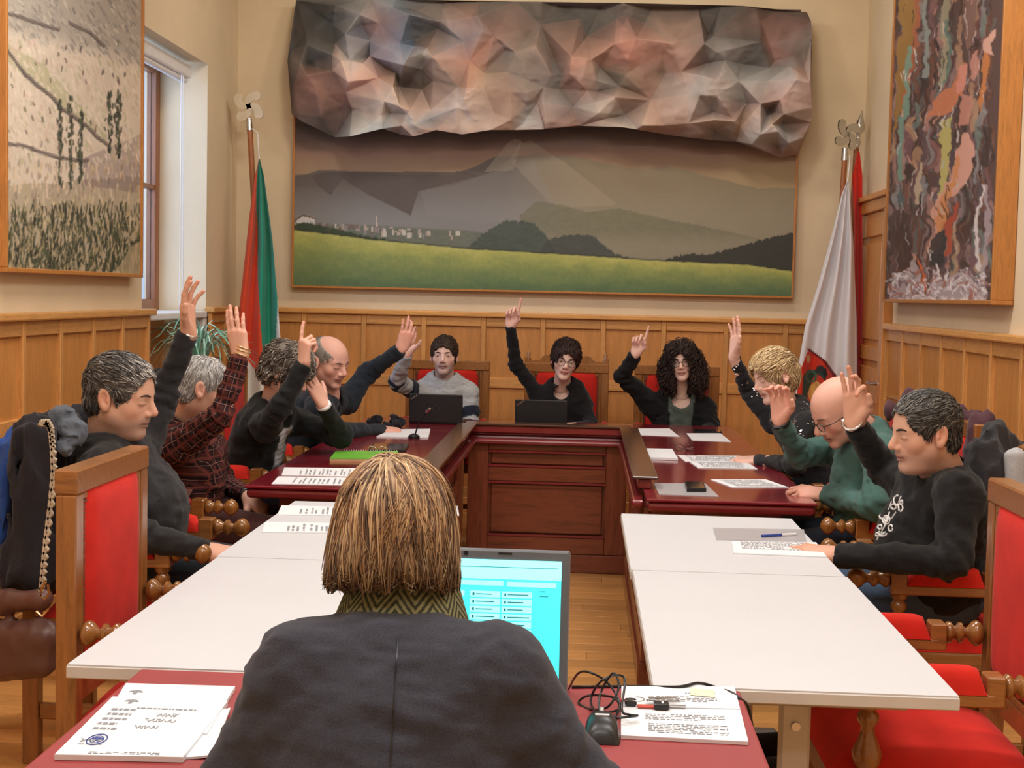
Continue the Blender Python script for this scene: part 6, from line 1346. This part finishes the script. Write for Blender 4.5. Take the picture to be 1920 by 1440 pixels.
def tree_logo(t, q, c, u, v, z):
    o = bil(q, u, v)-c; b = MB()
    for p, d in (((0, 0), 0),): b.extrude([(-.013, .003), (-.009, .009), (0, .012), (.009, .009), (.013, .003), (.003, .004), (.003, -.006), (-.003, -.006), (-.003, .004)], tuple(o+V3(0, 0, z)), (1, 0, 0), (0, 1.3, 0), (0, 0, .0006))
    return b.build('tree_logo', M_ink, t)
tree_logo(lf, q, c, .2, .90, .0106)
lb, q, c = paper('rear stack of pages with a letterhead behind the stamped stack', [(180, 1380), (388, 1384), (441, 1295), (236, 1289)], .0085, TZ, [(.2, .95, .52, .54, .03, .8), (.5, .75, .60, .62, .03, 1)], 7, 'page_stack'); tree_logo(lb, q, c, .14, .78, .0092)
paper('curled loose page sticking out from under the stamped stack', [(330, 1424), (399, 1424), (432, 1336), (360, 1340)], .004, TZ, None, 0, 'loose_page', curl=.01)
# red desk, window side
paper('open document by the desk corner, the upper of two', [(528, 892), (690, 895), (694, 879), (533, 877)], .002, TZ, sideways(1), 1, 'document')
paper('open document by the desk corner, the one at the desk edge', [(509, 908), (690, 911), (692, 897), (522, 894)], .002, TZ, sideways(2), 2, 'document')
paper('printed page on the white table nearer the council desk', [(520, 966), (720, 969), (716, 954), (528, 949)], .003, TZ, sideways(3), 3, 'document')
paper('printed page on the white table in front of the salt-and-pepper man', [(491, 999), (720, 1001), (716, 984), (497, 980)], .003, TZ, sideways(4), 4, 'document')
paper('blank page by the inner edge of the white table', [(780, 972), (861, 968), (858, 950), (786, 951)], .003, TZ, None, 5, 'document')
paper('papers beside the microphone under the fist', [(706, 820), (803, 822), (807, 806), (735, 807)], .006, TZ, None, 5, 'document')
# red desk, door side
paper('page on the desk in front of the woman with long curls, near the ledge', [(1195, 816), (1274, 819), (1255, 804), (1187, 804)], .002, TZ, None, 5, 'document')
paper('page on the desk in front of the woman with long curls, by the desk end', [(1298, 826), (1371, 829), (1351, 813), (1287, 813)], .002, TZ, None, 5, 'document')
paper('thick white notepad on the maroon desk by the ledge', [(1214, 862), (1271, 864), (1260, 846), (1206, 845)], .012, TZ, None, 5, 'notepad', cat='notepad')
paper('page beside the notepad, partly covered by the page next to it', [(1285, 866), (1401, 867), (1388, 855), (1270, 854)], .002, TZ, T_(.12), 5, 'document')
paper('page under the blonde woman’s hand'.replace('’', "'"), [(1309, 878), (1420, 880), (1401, 868), (1293, 867)], .003, TZ, T_(.12), 6, 'document')
paper('page held by the bald man at the desk edge', [(1373, 915), (1479, 915), (1436, 900), (1332, 900)], .003, TZ, T_(.1), 7, 'document')
M_film = NT('plastic_film'); M_film.b.inputs['Base Color'].default_value = (.62, .60, .62, 1); M_film.b.inputs['Roughness'].default_value = .25; M_film.b.inputs['Alpha'].default_value = .62; M_film = M_film.m
paper('clear plastic folder under the mobile phone', [(1236, 928), (1348, 932), (1323, 908), (1225, 907)], .003, TZ, None, 0, 'plastic_folder', 'plastic folders', 0, M_film, cat='folder')
paper('clear plastic folder under the blue pen', [(1343, 1013), (1512, 1017), (1507, 994), (1337, 991)], .003, TZ, None, 0, 'plastic_folder', 'plastic folders', 0, M_film, cat='folder')
paper('typed page beside the blue pen folder', [(1376, 1039), (1550, 1046), (1530, 1019), (1372, 1017)], .004, TZ, [(.1, .9, .35, .95, .07, .95)], 9, 'document')
# pen
a, b = at(1428, 1005, Z=TZ+.008), at(1496, 1001, Z=TZ+.008); pen = thing('ballpoint_pen', 'blue ballpoint pen lying on a clear folder', 'pen', tuple(a)); d = b-a
MB().cyl((0, 0, 0), tuple(d*.55), .0045, n=8).build('barrel', M_blue, pen, 40); MB().cyl(tuple(d*.55), tuple(d*.95), .0038, n=8).build('grip', M_white, pen, 40); MB().cyl(tuple(d*.95), tuple(d), .003, .0008, 8).build('tip', M_steel, pen, 40)
# phone, tablet
def slab(name, label, cat, pts, th, z, m, scr=None):
    q = tq(pts, z); c = sum(q)/4; t = thing(name, label, cat, tuple(c)); P = [tuple(p-c) for p in q]; up_ = [(x, y, th) for x, y, _ in P]
    MB().add([(x, y, 0) for x, y, _ in P]+up_, [(0, 1, 2, 3), (4, 5, 6, 7), (0, 1, 5, 4), (1, 2, 6, 5), (2, 3, 7, 6), (3, 0, 4, 7)]).build('case', m, t)
    if scr: MB().add([(x*.9, y*.9, th+.0006) for x, y, _ in P], [(0, 1, 2, 3)]).build('screen', scr, t)
    return t
M_scr = mat('dark_screen', srgb(36, 38, 44), .08, .02, coat=1)
slab('mobile_phone', 'black mobile phone on the clear folder', 'phone', [(1288, 922), (1324, 922), (1318, 908), (1284, 908)], .012, TZ+.004, M_blk, M_scr)
slab('mobile_phone', 'dark mobile phone lying behind the green notebook', 'phone', [(690, 848), (760, 848), (767, 836), (700, 835)], .010, TZ, M_blk, M_scr)
slab('mobile_phone', 'thin dark phone by the pages of the woman with long curls', 'phone', [(1300, 812), (1354, 813), (1350, 808), (1298, 807)], .008, TZ, M_blk, M_scr)
# folded spectacles and small silver case
gq = at(1283, 846, Z=TZ); eg = thing('folded_spectacles', 'folded spectacles beside the white notepad', 'glasses', tuple(gq))
MB().tube([tuple(V3(.022*math.cos(a)-.025, .0, .018+.016*math.sin(a))) for a in np.linspace(0, 6.283, 17)], .0016, 5).tube([tuple(V3(.022*math.cos(a)+.025, .0, .018+.016*math.sin(a))) for a in np.linspace(0, 6.283, 17)], .0016, 5).build('rims', M_frame, eg, 60)
MB().tube([(-.045, .0, .018), (.05, .03, .004)], .0016, 5).tube([(.045, .0, .018), (-.05, .035, .004)], .0016, 5).build('temples', M_silver, eg, 60)
eg2 = thing('folded_spectacles', 'folded spectacles lying on the green notebook', 'glasses', tuple(at(707, 850, Z=TZ+.015)))
MB().tube([tuple(V3(.02*math.cos(a)-.023, .0, .017+.015*math.sin(a))) for a in np.linspace(0, 6.283, 17)], .0016, 5).tube([tuple(V3(.02*math.cos(a)+.023, .0, .017+.015*math.sin(a))) for a in np.linspace(0, 6.283, 17)], .0016, 5).build('rims', M_silver, eg2, 60)
# green spiral notebook
q = tq([(618, 865), (752, 866), (746, 851), (630, 850)]); c = sum(q)/4; nb = thing('spiral_notebook', 'green spiral-bound notebook on the maroon desk', 'notebook', tuple(c))
P = [p-c for p in q]
def slabm(P, z0, z1): return MB().add([(p[0], p[1], z0) for p in P]+[(p[0], p[1], z1) for p in P], [(0, 1, 2, 3), (4, 5, 6, 7), (0, 1, 5, 4), (1, 2, 6, 5), (2, 3, 7, 6), (3, 0, 4, 7)])
slabm(P, 0, .010).build('pages', mat('kraft', srgb(196, 160, 120), .8), nb); slabm(P, .0102, .013).build('cover', mat('green_cover', srgb(112, 186, 62), .4, .03), nb)
rg_ = MB()
for k in range(26):
    p = P[3]+(P[2]-P[3])*(k+.5)/26; rg_.tube([tuple(p+V3(0, .006*math.cos(a)-.002, .008+.009*math.sin(a))) for a in np.linspace(0, 6.283, 9)], .0011, 4)
r_ = rg_.build('spiral', M_white, nb); r_['kind'] = 'stuff'
# gooseneck microphone
mc = at(776, 822, Z=TZ); mi = thing('gooseneck_microphone', 'thin gooseneck microphone standing on the maroon desk', 'microphone', tuple(mc))
MB().lathe([(0, .03), (.5, .03), (.8, .02), (1, .008)], (0, 0, 0), (0, 0, .025), 16).build('base', M_blk, mi, 40)
mp = [at(x, y, Y=mc[1]-.01*k)-mc for k, (x, y) in enumerate(((777, 820), (781, 806), (787, 792), (793, 781), (799, 773)))]
MB().tube([tuple(p) for p in mp], .004, 8).build('stem', M_blk, mi, 60); e = at(806, 766, Y=mc[1]-.06)-mc; MB().cyl(tuple(mp[-1]), tuple(e), .0065, .007, 10).build('capsule', M_silver, mi, 40)
coat('dark_gloves', 'pair of crumpled dark gloves on the desk behind the fist', 'gloves', [(at(694, 792, Y=7.62), at(708, 786, Y=7.62), .022, .026), (at(738, 786, Y=7.66), at(752, 792, Y=7.66), .026, .024), (at(724, 796, Y=7.62), at(744, 796, Y=7.62), .014, .02)], flat(48, 48, 54), at(724, 796, Y=7.62), .005, .02, .012, (40, 40, 40))
# laptops
M_lid = mat('laptop_lid', srgb(24, 24, 26), .5, .05, 60, .1, 500, .0004); M_bez = mat('laptop_bezel', srgb(96, 100, 106), .4, .03)
def text_obj(body, size, m, parent, M_):
    cu = bpy.data.curves.new('lettering', 'FONT'); cu.body = body; cu.size = size; cu.extrude = .0003; tmp = bpy.data.objects.new('t', cu); COL.objects.link(tmp)
    dg = bpy.context.evaluated_depsgraph_get(); me = bpy.data.meshes.new_from_object(tmp.evaluated_get(dg)); bpy.data.objects.remove(tmp); me.transform(M_); me.materials.clear(); o = link('lettering', me, m, parent); return o
def back_laptop(label, x0, x1, yt, Y, logo):
    pl_, pr_ = at(x0, yt, Y=Y), at(x1, yt, Y=Y); w = pr_[0]-pl_[0]; cx = (pl_[0]+pr_[0])/2; t = thing('laptop', label, 'laptop', (cx, Y+.02, TZ), 0, 'black laptops on the council desk')
    H = pl_[2]-TZ; MB().b2((-w/2, 0, 0), (w/2, .21, .018), .004).build('base', M_blk, t)
    MB().b2((-w/2+.02, .03, .0185), (w/2-.02, .14, .0195)).build('keyboard', M_blk, t)
    MB().box((0, -.012, H/2+.005), (w, .009, H-.008), .004, Matrix.Rotation(.09, 3, 'X')).build('lid', M_lid, t)
    Mx = Matrix.Translation((-w/2+.012, -.0185-.006+.026*.6, H-.035)) @ Matrix.Rotation(.09, 4, 'X') @ Matrix.Rotation(math.pi/2, 4, 'X') @ Matrix.Rotation(.6, 4, 'Z')
    Mx.translation.y = -.012-(H/2-.03)*math.tan(.09)-.0058
    text_obj('ThinkPad', .012, M_silver, t, Mx)
    if logo: 
        MB().tube([(.0+.017*math.cos(a), -.012-.0060+.004*0-math.tan(.09)*(.0+.017*math.sin(a)), H/2+.005+.017*math.sin(a)) for a in np.linspace(0, 6.283, 21)], .0012, 5).build('logo', mat('dark_logo', srgb(70, 70, 74), .3), t)
    return t
back_laptop('black laptop with a round logo in front of the man in the striped jumper', 767, 868, 738, 7.86, True)
back_laptop('black laptop in front of the woman in round glasses', 966, 1064, 749, 7.70, False)
# clerk's laptop, screen towards us
xr_, Yl = at(1069, 1075, Y=2.50)[0], 2.50; W_l, H_l = .385, .262; cx = xr_-W_l/2
lp = thing('laptop', 'open grey laptop with a cyan screen on the red table', 'laptop', (cx, Yl, TZ)); tl_ = -.16
MB().b2((-W_l/2, -.25, 0), (W_l/2, .0, .02), .006).build('base', M_bez, lp); kb = MB()
for r in range(5):
    for k in range(14): kb.b2((-W_l/2+.025+k*.0242, -.19+r*.034-.0, .0202), (-W_l/2+.025+k*.0242+.021, -.19+r*.034+.028, .0232))
kb_ = kb.build('keyboard', M_blk, lp); kb_['kind'] = 'stuff'
RS = Matrix.Translation((0, .0, .02)) @ Matrix.Rotation(tl_, 4, 'X')        # screen plane: x right, z up
def sm(mb, name, m, par=lp): me = mb.mesh(name); me.transform(RS); return link(name, me, m, par)
lid = sm(MB().b2((-W_l/2, -.003, 0), (W_l/2, .009, H_l), .007, 2), 'lid', M_bez)
sw, s0, s1 = W_l/2-.016, .022, H_l-.020
scr = sm(MB().b2((-sw, -.0045, s0), (sw, -.0032, s1)), 'screen', emit('screen_cyan', srgb(70, 232, 238), .85), lp)
M_sl = emit('screen_light', srgb(150, 250, 250), .95); M_sd = emit('screen_teal', srgb(40, 150, 160), .4); M_st = emit('screen_text', srgb(40, 120, 130), .3)
def sr(name, u0, u1, v0, v1, m, d=.0052):
    return sm(MB().b2((-sw+2*sw*u0, -d, s1-(s1-s0)*v1), (-sw+2*sw*u1, -.0046, s1-(s1-s0)*v0)), name, m, scr)
sr('title_band', 0, 1, 0, .16, M_sl); sr('rule', 0, .985, .058, .064, M_sd, .0056); sr('tab', .02, .40, .17, .21, M_sd); sr('tab', .43, .70, .175, .215, M_sl); sr('tab', .72, .975, .18, .22, M_sl)
rgl = random.Random(3)
for cidx in (0, 1):
    for r in range(7):
        u0 = .53+cidx*.165; v0 = .262+r*.062; sr('list_cell', u0, u0+.155, v0, v0+.05, M_sl); sr('icon', u0+.012, u0+.022, v0+.014, v0+.036, M_st, .006); sr('line', u0+.03, u0+.03+rgl.uniform(.07, .115), v0+.02, v0+.028, M_st, .006)
sr('cell', .2, .50, .26, .31, M_sl); sr('line', .3, .48, .28, .286, M_st, .006); sr('line', .34, .43, .345, .351, M_st, .006); sr('line', .89, .92, .25, .255, M_st, .006); sr('line', .89, .935, .29, .295, M_st, .006)
sr('bar', .88, .93, .885, .90, M_st); sr('bar', .89, .985, .92, .925, M_st); sr('bar', .89, .985, .94, .945, M_st)
sm(MB().b2((-.004, -.0038, H_l-.013), (.004, -.0032, H_l-.006)), 'webcam', M_blk); sm(MB().b2((.06, -.0038, H_l-.010), (.085, -.0032, H_l-.007)), 'latch', M_blk)
# mouse
mo = at(1128, 1378, Z=TZ); ms = thing('computer_mouse', 'black computer mouse beside the laptop', 'mouse', tuple(mo)); P = np.zeros((20, 14, 3))
for i in range(20):
    for j in range(14):
        u = i/19*2-1; v = j/13*2-1; P[i, j] = (.031*v*(1-.12*u)*math.sqrt(max(0, 1-.35*u*u)), .055*u, .001+.037*max(0, (1-abs(u)**2.6))**.6*max(0, 1-abs(v)**2.8)**.5)
link('shell', gridmesh('shell', P), M_blk, ms); MB().b2((-.012, -.012, .0372), (.012, -.004, .0384)).build('logo', M_white, ms); MB().cyl((-.003, .03, .031), (.003, .03, .031), .009, n=12).build('wheel', M_grey, ms, 40)
# cables
cb = MB(); rgc = random.Random(12)
def cable(name, label, pts, r=.0022):
    n = 14*len(pts); P = np.array(pts, float); t_ = np.linspace(0, len(P)-1, n); out = []
    for s in t_:                                            # Catmull-Rom
        i = min(int(s), len(P)-2); u = s-i; p0, p1, p2, p3 = P[max(i-1, 0)], P[i], P[i+1], P[min(i+2, len(P)-1)]
        out.append(.5*((2*p1)+(-p0+p2)*u+(2*p0-5*p1+4*p2-p3)*u*u+(-p0+3*p1-3*p2+p3)*u**3))
    b = np.array(pts[0]); o = MB().tube([tuple(q-b) for q in out], r, 6).build(name, M_blk, None, 60); o.location = tuple(b); return tag(o, label, 'cable')
Zc = TZ+.003
cable('mouse_cable', 'tangled thin black cable looping between the laptop and the papers', [at(x, y, Z=z) for x, y, z in ((1066, 1292, Zc), (1085, 1262, Zc+.05), (1110, 1262, Zc+.06), (1142, 1283, Zc+.04), (1162, 1320, Zc+.02), (1150, 1345, Zc), (1126, 1338, Zc+.012), (1126, 1300, Zc+.03), (1150, 1262, Zc+.07), (1160, 1290, Zc+.05), (1140, 1325, Zc+.02), (1110, 1330, Zc), (1085, 1318, Zc), (1105, 1304, Zc+.015), (1150, 1308, Zc+.02), (1160, 1330, Zc+.01), (1120, 1335, Zc+.008), (1108, 1310, Zc+.012), (1130, 1275, Zc+.05), (1170, 1270, Zc+.05), (1166, 1330, Zc+.016), (1180, 1340, Zc+.02), (1195, 1342, Zc+.014), (1160, 1346, Zc+.018), (1120, 1350, Zc+.004), (1117, 1356, Zc+.02))])
cable('power_cable', 'black power cable running behind the stack of pages to the floor', [at(1072, 1288, Z=Zc), at(1190, 1287, Z=Zc), at(1270, 1288, Z=Zc+.006), at(1310, 1281, Z=Zc+.008), at(1345, 1290, Z=Zc), at(1385, 1308, Z=Zc), V3(.335, 2.60, .70), V3(.36, 2.58, .45), V3(.37, 2.6, .1), V3(.5, 2.8, .01)], .003)
# key ring
kq = at(1225, 1325, Z=TZ+.0078); ky = thing('key_bunch', 'bunch of keys with black fobs lying on the typed pages', 'keys', tuple(kq)); kz = .004
M_redp = mat('red_tag', srgb(200, 70, 50), .5)
MB().tube([(.014*math.cos(a)-.03, .014*math.sin(a)+.01, kz+.006) for a in np.linspace(0, 6.283, 21)], .0012, 5).build('ring', M_steel, ky, 60)
MB().b2((.0, -.022, 0), (.028, .004, .011), .004, 2).build('fob', M_blk, ky); MB().b2((-.052, -.006, 0), (-.03, .016, .011), .004, 2).build('fob', M_blk, ky); MB().b2((.014, -.016, .0112), (.018, -.002, .0116)).build('fob_slot', M_white, ky)
for k, (x, y, L, a) in enumerate(((.028, -.004, .03, .05), (.0, .012, .05, .1), (.004, .02, .04, .25))):
    R3 = Matrix.Translation((x, y, kz+.003*k)) @ Matrix.Rotation(a, 4, 'Z'); mb = MB().b2((0, -.0035, -.001), (L, .0035, .001)).b2((-.012, -.009, -.001), (.0, .009, .001), .003); me = mb.mesh('key'); me.transform(R3); link('key', me, M_steel, ky)
MB().b2((-.03, -.016, .001), (.002, -.006, .006), .002).build('tag', M_redp, ky); MB().b2((-.062, .028, .0), (-.048, .034, .003), .001).build('tag', M_redp, ky)
# stool under the clerk (below the frame)
so = thing('stool', 'low upholstered stool under the woman seen from behind', 'stool', (-.27, 1.80, 0))
MB().box((0, 0, .47), (.42, .40, .08), .03, None, 3).build('seat', M_red, so, 50)
for sx_ in (-1, 1):
    for sy in (-1, 1): MB().cyl((sx_*.16, sy*.15, 0), (sx_*.15, sy*.14, .43), .016, .018).build('leg', M_chw, so, 40)
# ---- worn things: bracelets, watches, prints, sequins, scarf
r2 = PEOPLE['P2'][0][0]; 
for dz in (0, .014, .026): bracelet(r2, P2['WR']+unit(P2['WR']-P2['ER'])*(.005+dz), unit(P2['WR']-P2['ER'])+V3(.1, 0, .1), .031-.002*dz*10, M_gold, .003)
bracelet(r2, P2['WL']+unit(P2['WL']-P2['EL'])*.008, P2['WL']-P2['EL'], .031, M_blk, .006, 'watch_strap')
bracelet(PEOPLE['P1'][0][0], P1['WL']+unit(P1['WL']-P1['EL'])*.004, P1['WL']-P1['EL'], .032, M_silver, .004)
bracelet(PEOPLE['P10'][0][0], P10['WR']+unit(P10['WR']-P10['ER'])*.014, P10['WR']-P10['ER'], .034, M_silver, .0055, 'watch_bracelet')
bracelet(PEOPLE['P9'][0][0], P9['WR']+unit(P9['WR']-P9['ER'])*.0, P9['WR']-P9['ER'], .035, M_blk, .008, 'cuff')
bracelet(PEOPLE['P3'][0][0], P3['WL']+unit(P3['WL']-P3['EL'])*.006, P3['WL']-P3['EL'], .028, M_white, .009, 'white_cuff')
def onto(pk, strokes, rad, name, m, Yoff=0):
    """brush strokes given in picture positions are laid on the garment's own surface"""
    (root, clo), sp = PEOPLE[pk]; V, Q = sp['clothmesh']; bv = BVHTree.FromPolygons([tuple(v) for v in V], [tuple(int(k) for k in q) for q in Q]); b = np.array(root.location); mb = MB()
    for st in strokes:
        pts = []
        for x, y in st:
            d = unit(at(x, y, Y=5)-CC); h = bv.ray_cast(Vector(CC), Vector(d))
            if h[0] is not None: pts.append(tuple(np.array(h[0])-b-d*.0012))
        if len(pts) > 1: mb.tube(pts, rad if len(st) > 2 else rad*.8, 5)
    if mb.v: o = mb.build(name, m, root, 60); o['kind'] = 'stuff'; return o
arc = lambda cx, cy, rx, ry, a0, a1, n=10: [(cx+rx*math.cos(a), cy+ry*math.sin(a)) for a in np.linspace(a0, a1, n)]
pr = [arc(1683, 938, 7, 9, 0, 5), arc(1676, 950, 5, 5, 0, 6.2), [(1690, 930), (1684, 944), (1686, 958)], arc(1662, 975, 7, 8, 0, 6.2), arc(1662, 975, 3, 4, 0, 6.2), arc(1655, 968, 6, 5, 1, 4), [(1668, 960), (1660, 985), (1652, 1000)], [(1640, 985), (1650, 1000), (1645, 1012)], [(1632, 1000), (1648, 1005), (1660, 998)], arc(1655, 1000, 8, 5, 0, 4), [(1634, 1012), (1650, 1016)], arc(1688, 952, 5, 7, -1.5, 1.5), [(1672, 940), (1666, 956)], arc(1650, 988, 4, 4, 0, 6), [(1640, 1008), (1636, 1018), (1630, 1014)], arc(1670, 990, 4, 6, 0, 6), [(1646, 974), (1655, 990)], [(1638, 996), (1630, 1012)], [(1680, 960), (1672, 972)], arc(1690, 942, 3, 4, 0, 6), arc(1645, 1002, 3, 3, 0, 6)]
onto('P10', pr, .0032, 'white_print', M_white)
rgs = random.Random(6); seqn = []
for x0, y0 in ((1380, 692), (1398, 722), (1416, 734), (1478, 764), (1492, 790), (1512, 762), (1500, 812), (1525, 790)):
    for k in range(7): x, y = x0+rgs.gauss(0, 5), y0+rgs.gauss(0, 5); seqn.append([(x, y), (x+2.2, y+1.5)])
onto('P8', seqn, .004, 'sequins', M_silver)
onto('P11', [[(746-.06*k, 1195+k) for k in range(0, 250, 12)]], .0011, 'back_seam', M_blk)
# herringbone scarf collar of the clerk
(rt11, c11), s11 = PEOPLE['P11']; b11 = np.array(rt11.location); M_scarf = vmat('scarf_wool', .9, .3, 400, .0008, spec=.15)
n, m = 420, 90; P = np.zeros((n, m, 3)); Cc = np.zeros((n, m, 3)); ctr = s11['neck']; axu = unit(s11['C']-s11['neck']+V3(0, -.02, .03))
for i in range(n):
    a = 2*math.pi*i/(n-1)
    for j in range(m):
        v = j/(m-1); r = .068+.034*(1-v)**1.2; p = ctr+V3(math.cos(a)*r*1.06-.004, math.sin(a)*r*.9, 0)+V3(0, .012+.05*v, .024+.108*v)+V3(0, 0, .006*math.sin(a*3))
        P[i, j] = p-b11; zz = abs((a*5/math.pi) % 1-.5)*2; s_ = (v*9+zz*2.6) % 1; Cc[i, j] = C3(128, 124, 88) if s_ < .5 else C3(58, 60, 50)
link('scarf', gridmesh('scarf', P, Cc), M_scarf, rt11)
col_ = MB(); ring0 = []
n, m = 80, 10; P = np.zeros((n, m, 3))
for i in range(n):
    a = math.pi*.97+math.pi*1.06*i/(n-1)
    for j in range(m):
        v = j/(m-1); r = .096+.016*v; p = ctr+V3(math.cos(a)*r*1.12, math.sin(a)*r*.95+.008, .030+(.020-.034*v)*(.35+.65*math.sin(math.pi*i/(n-1))**.5)); P[i, j] = p-b11
link('collar', gridmesh('collar', P, np.broadcast_to(C3(54, 55, 63), P.shape)), M_cloth, rt11)
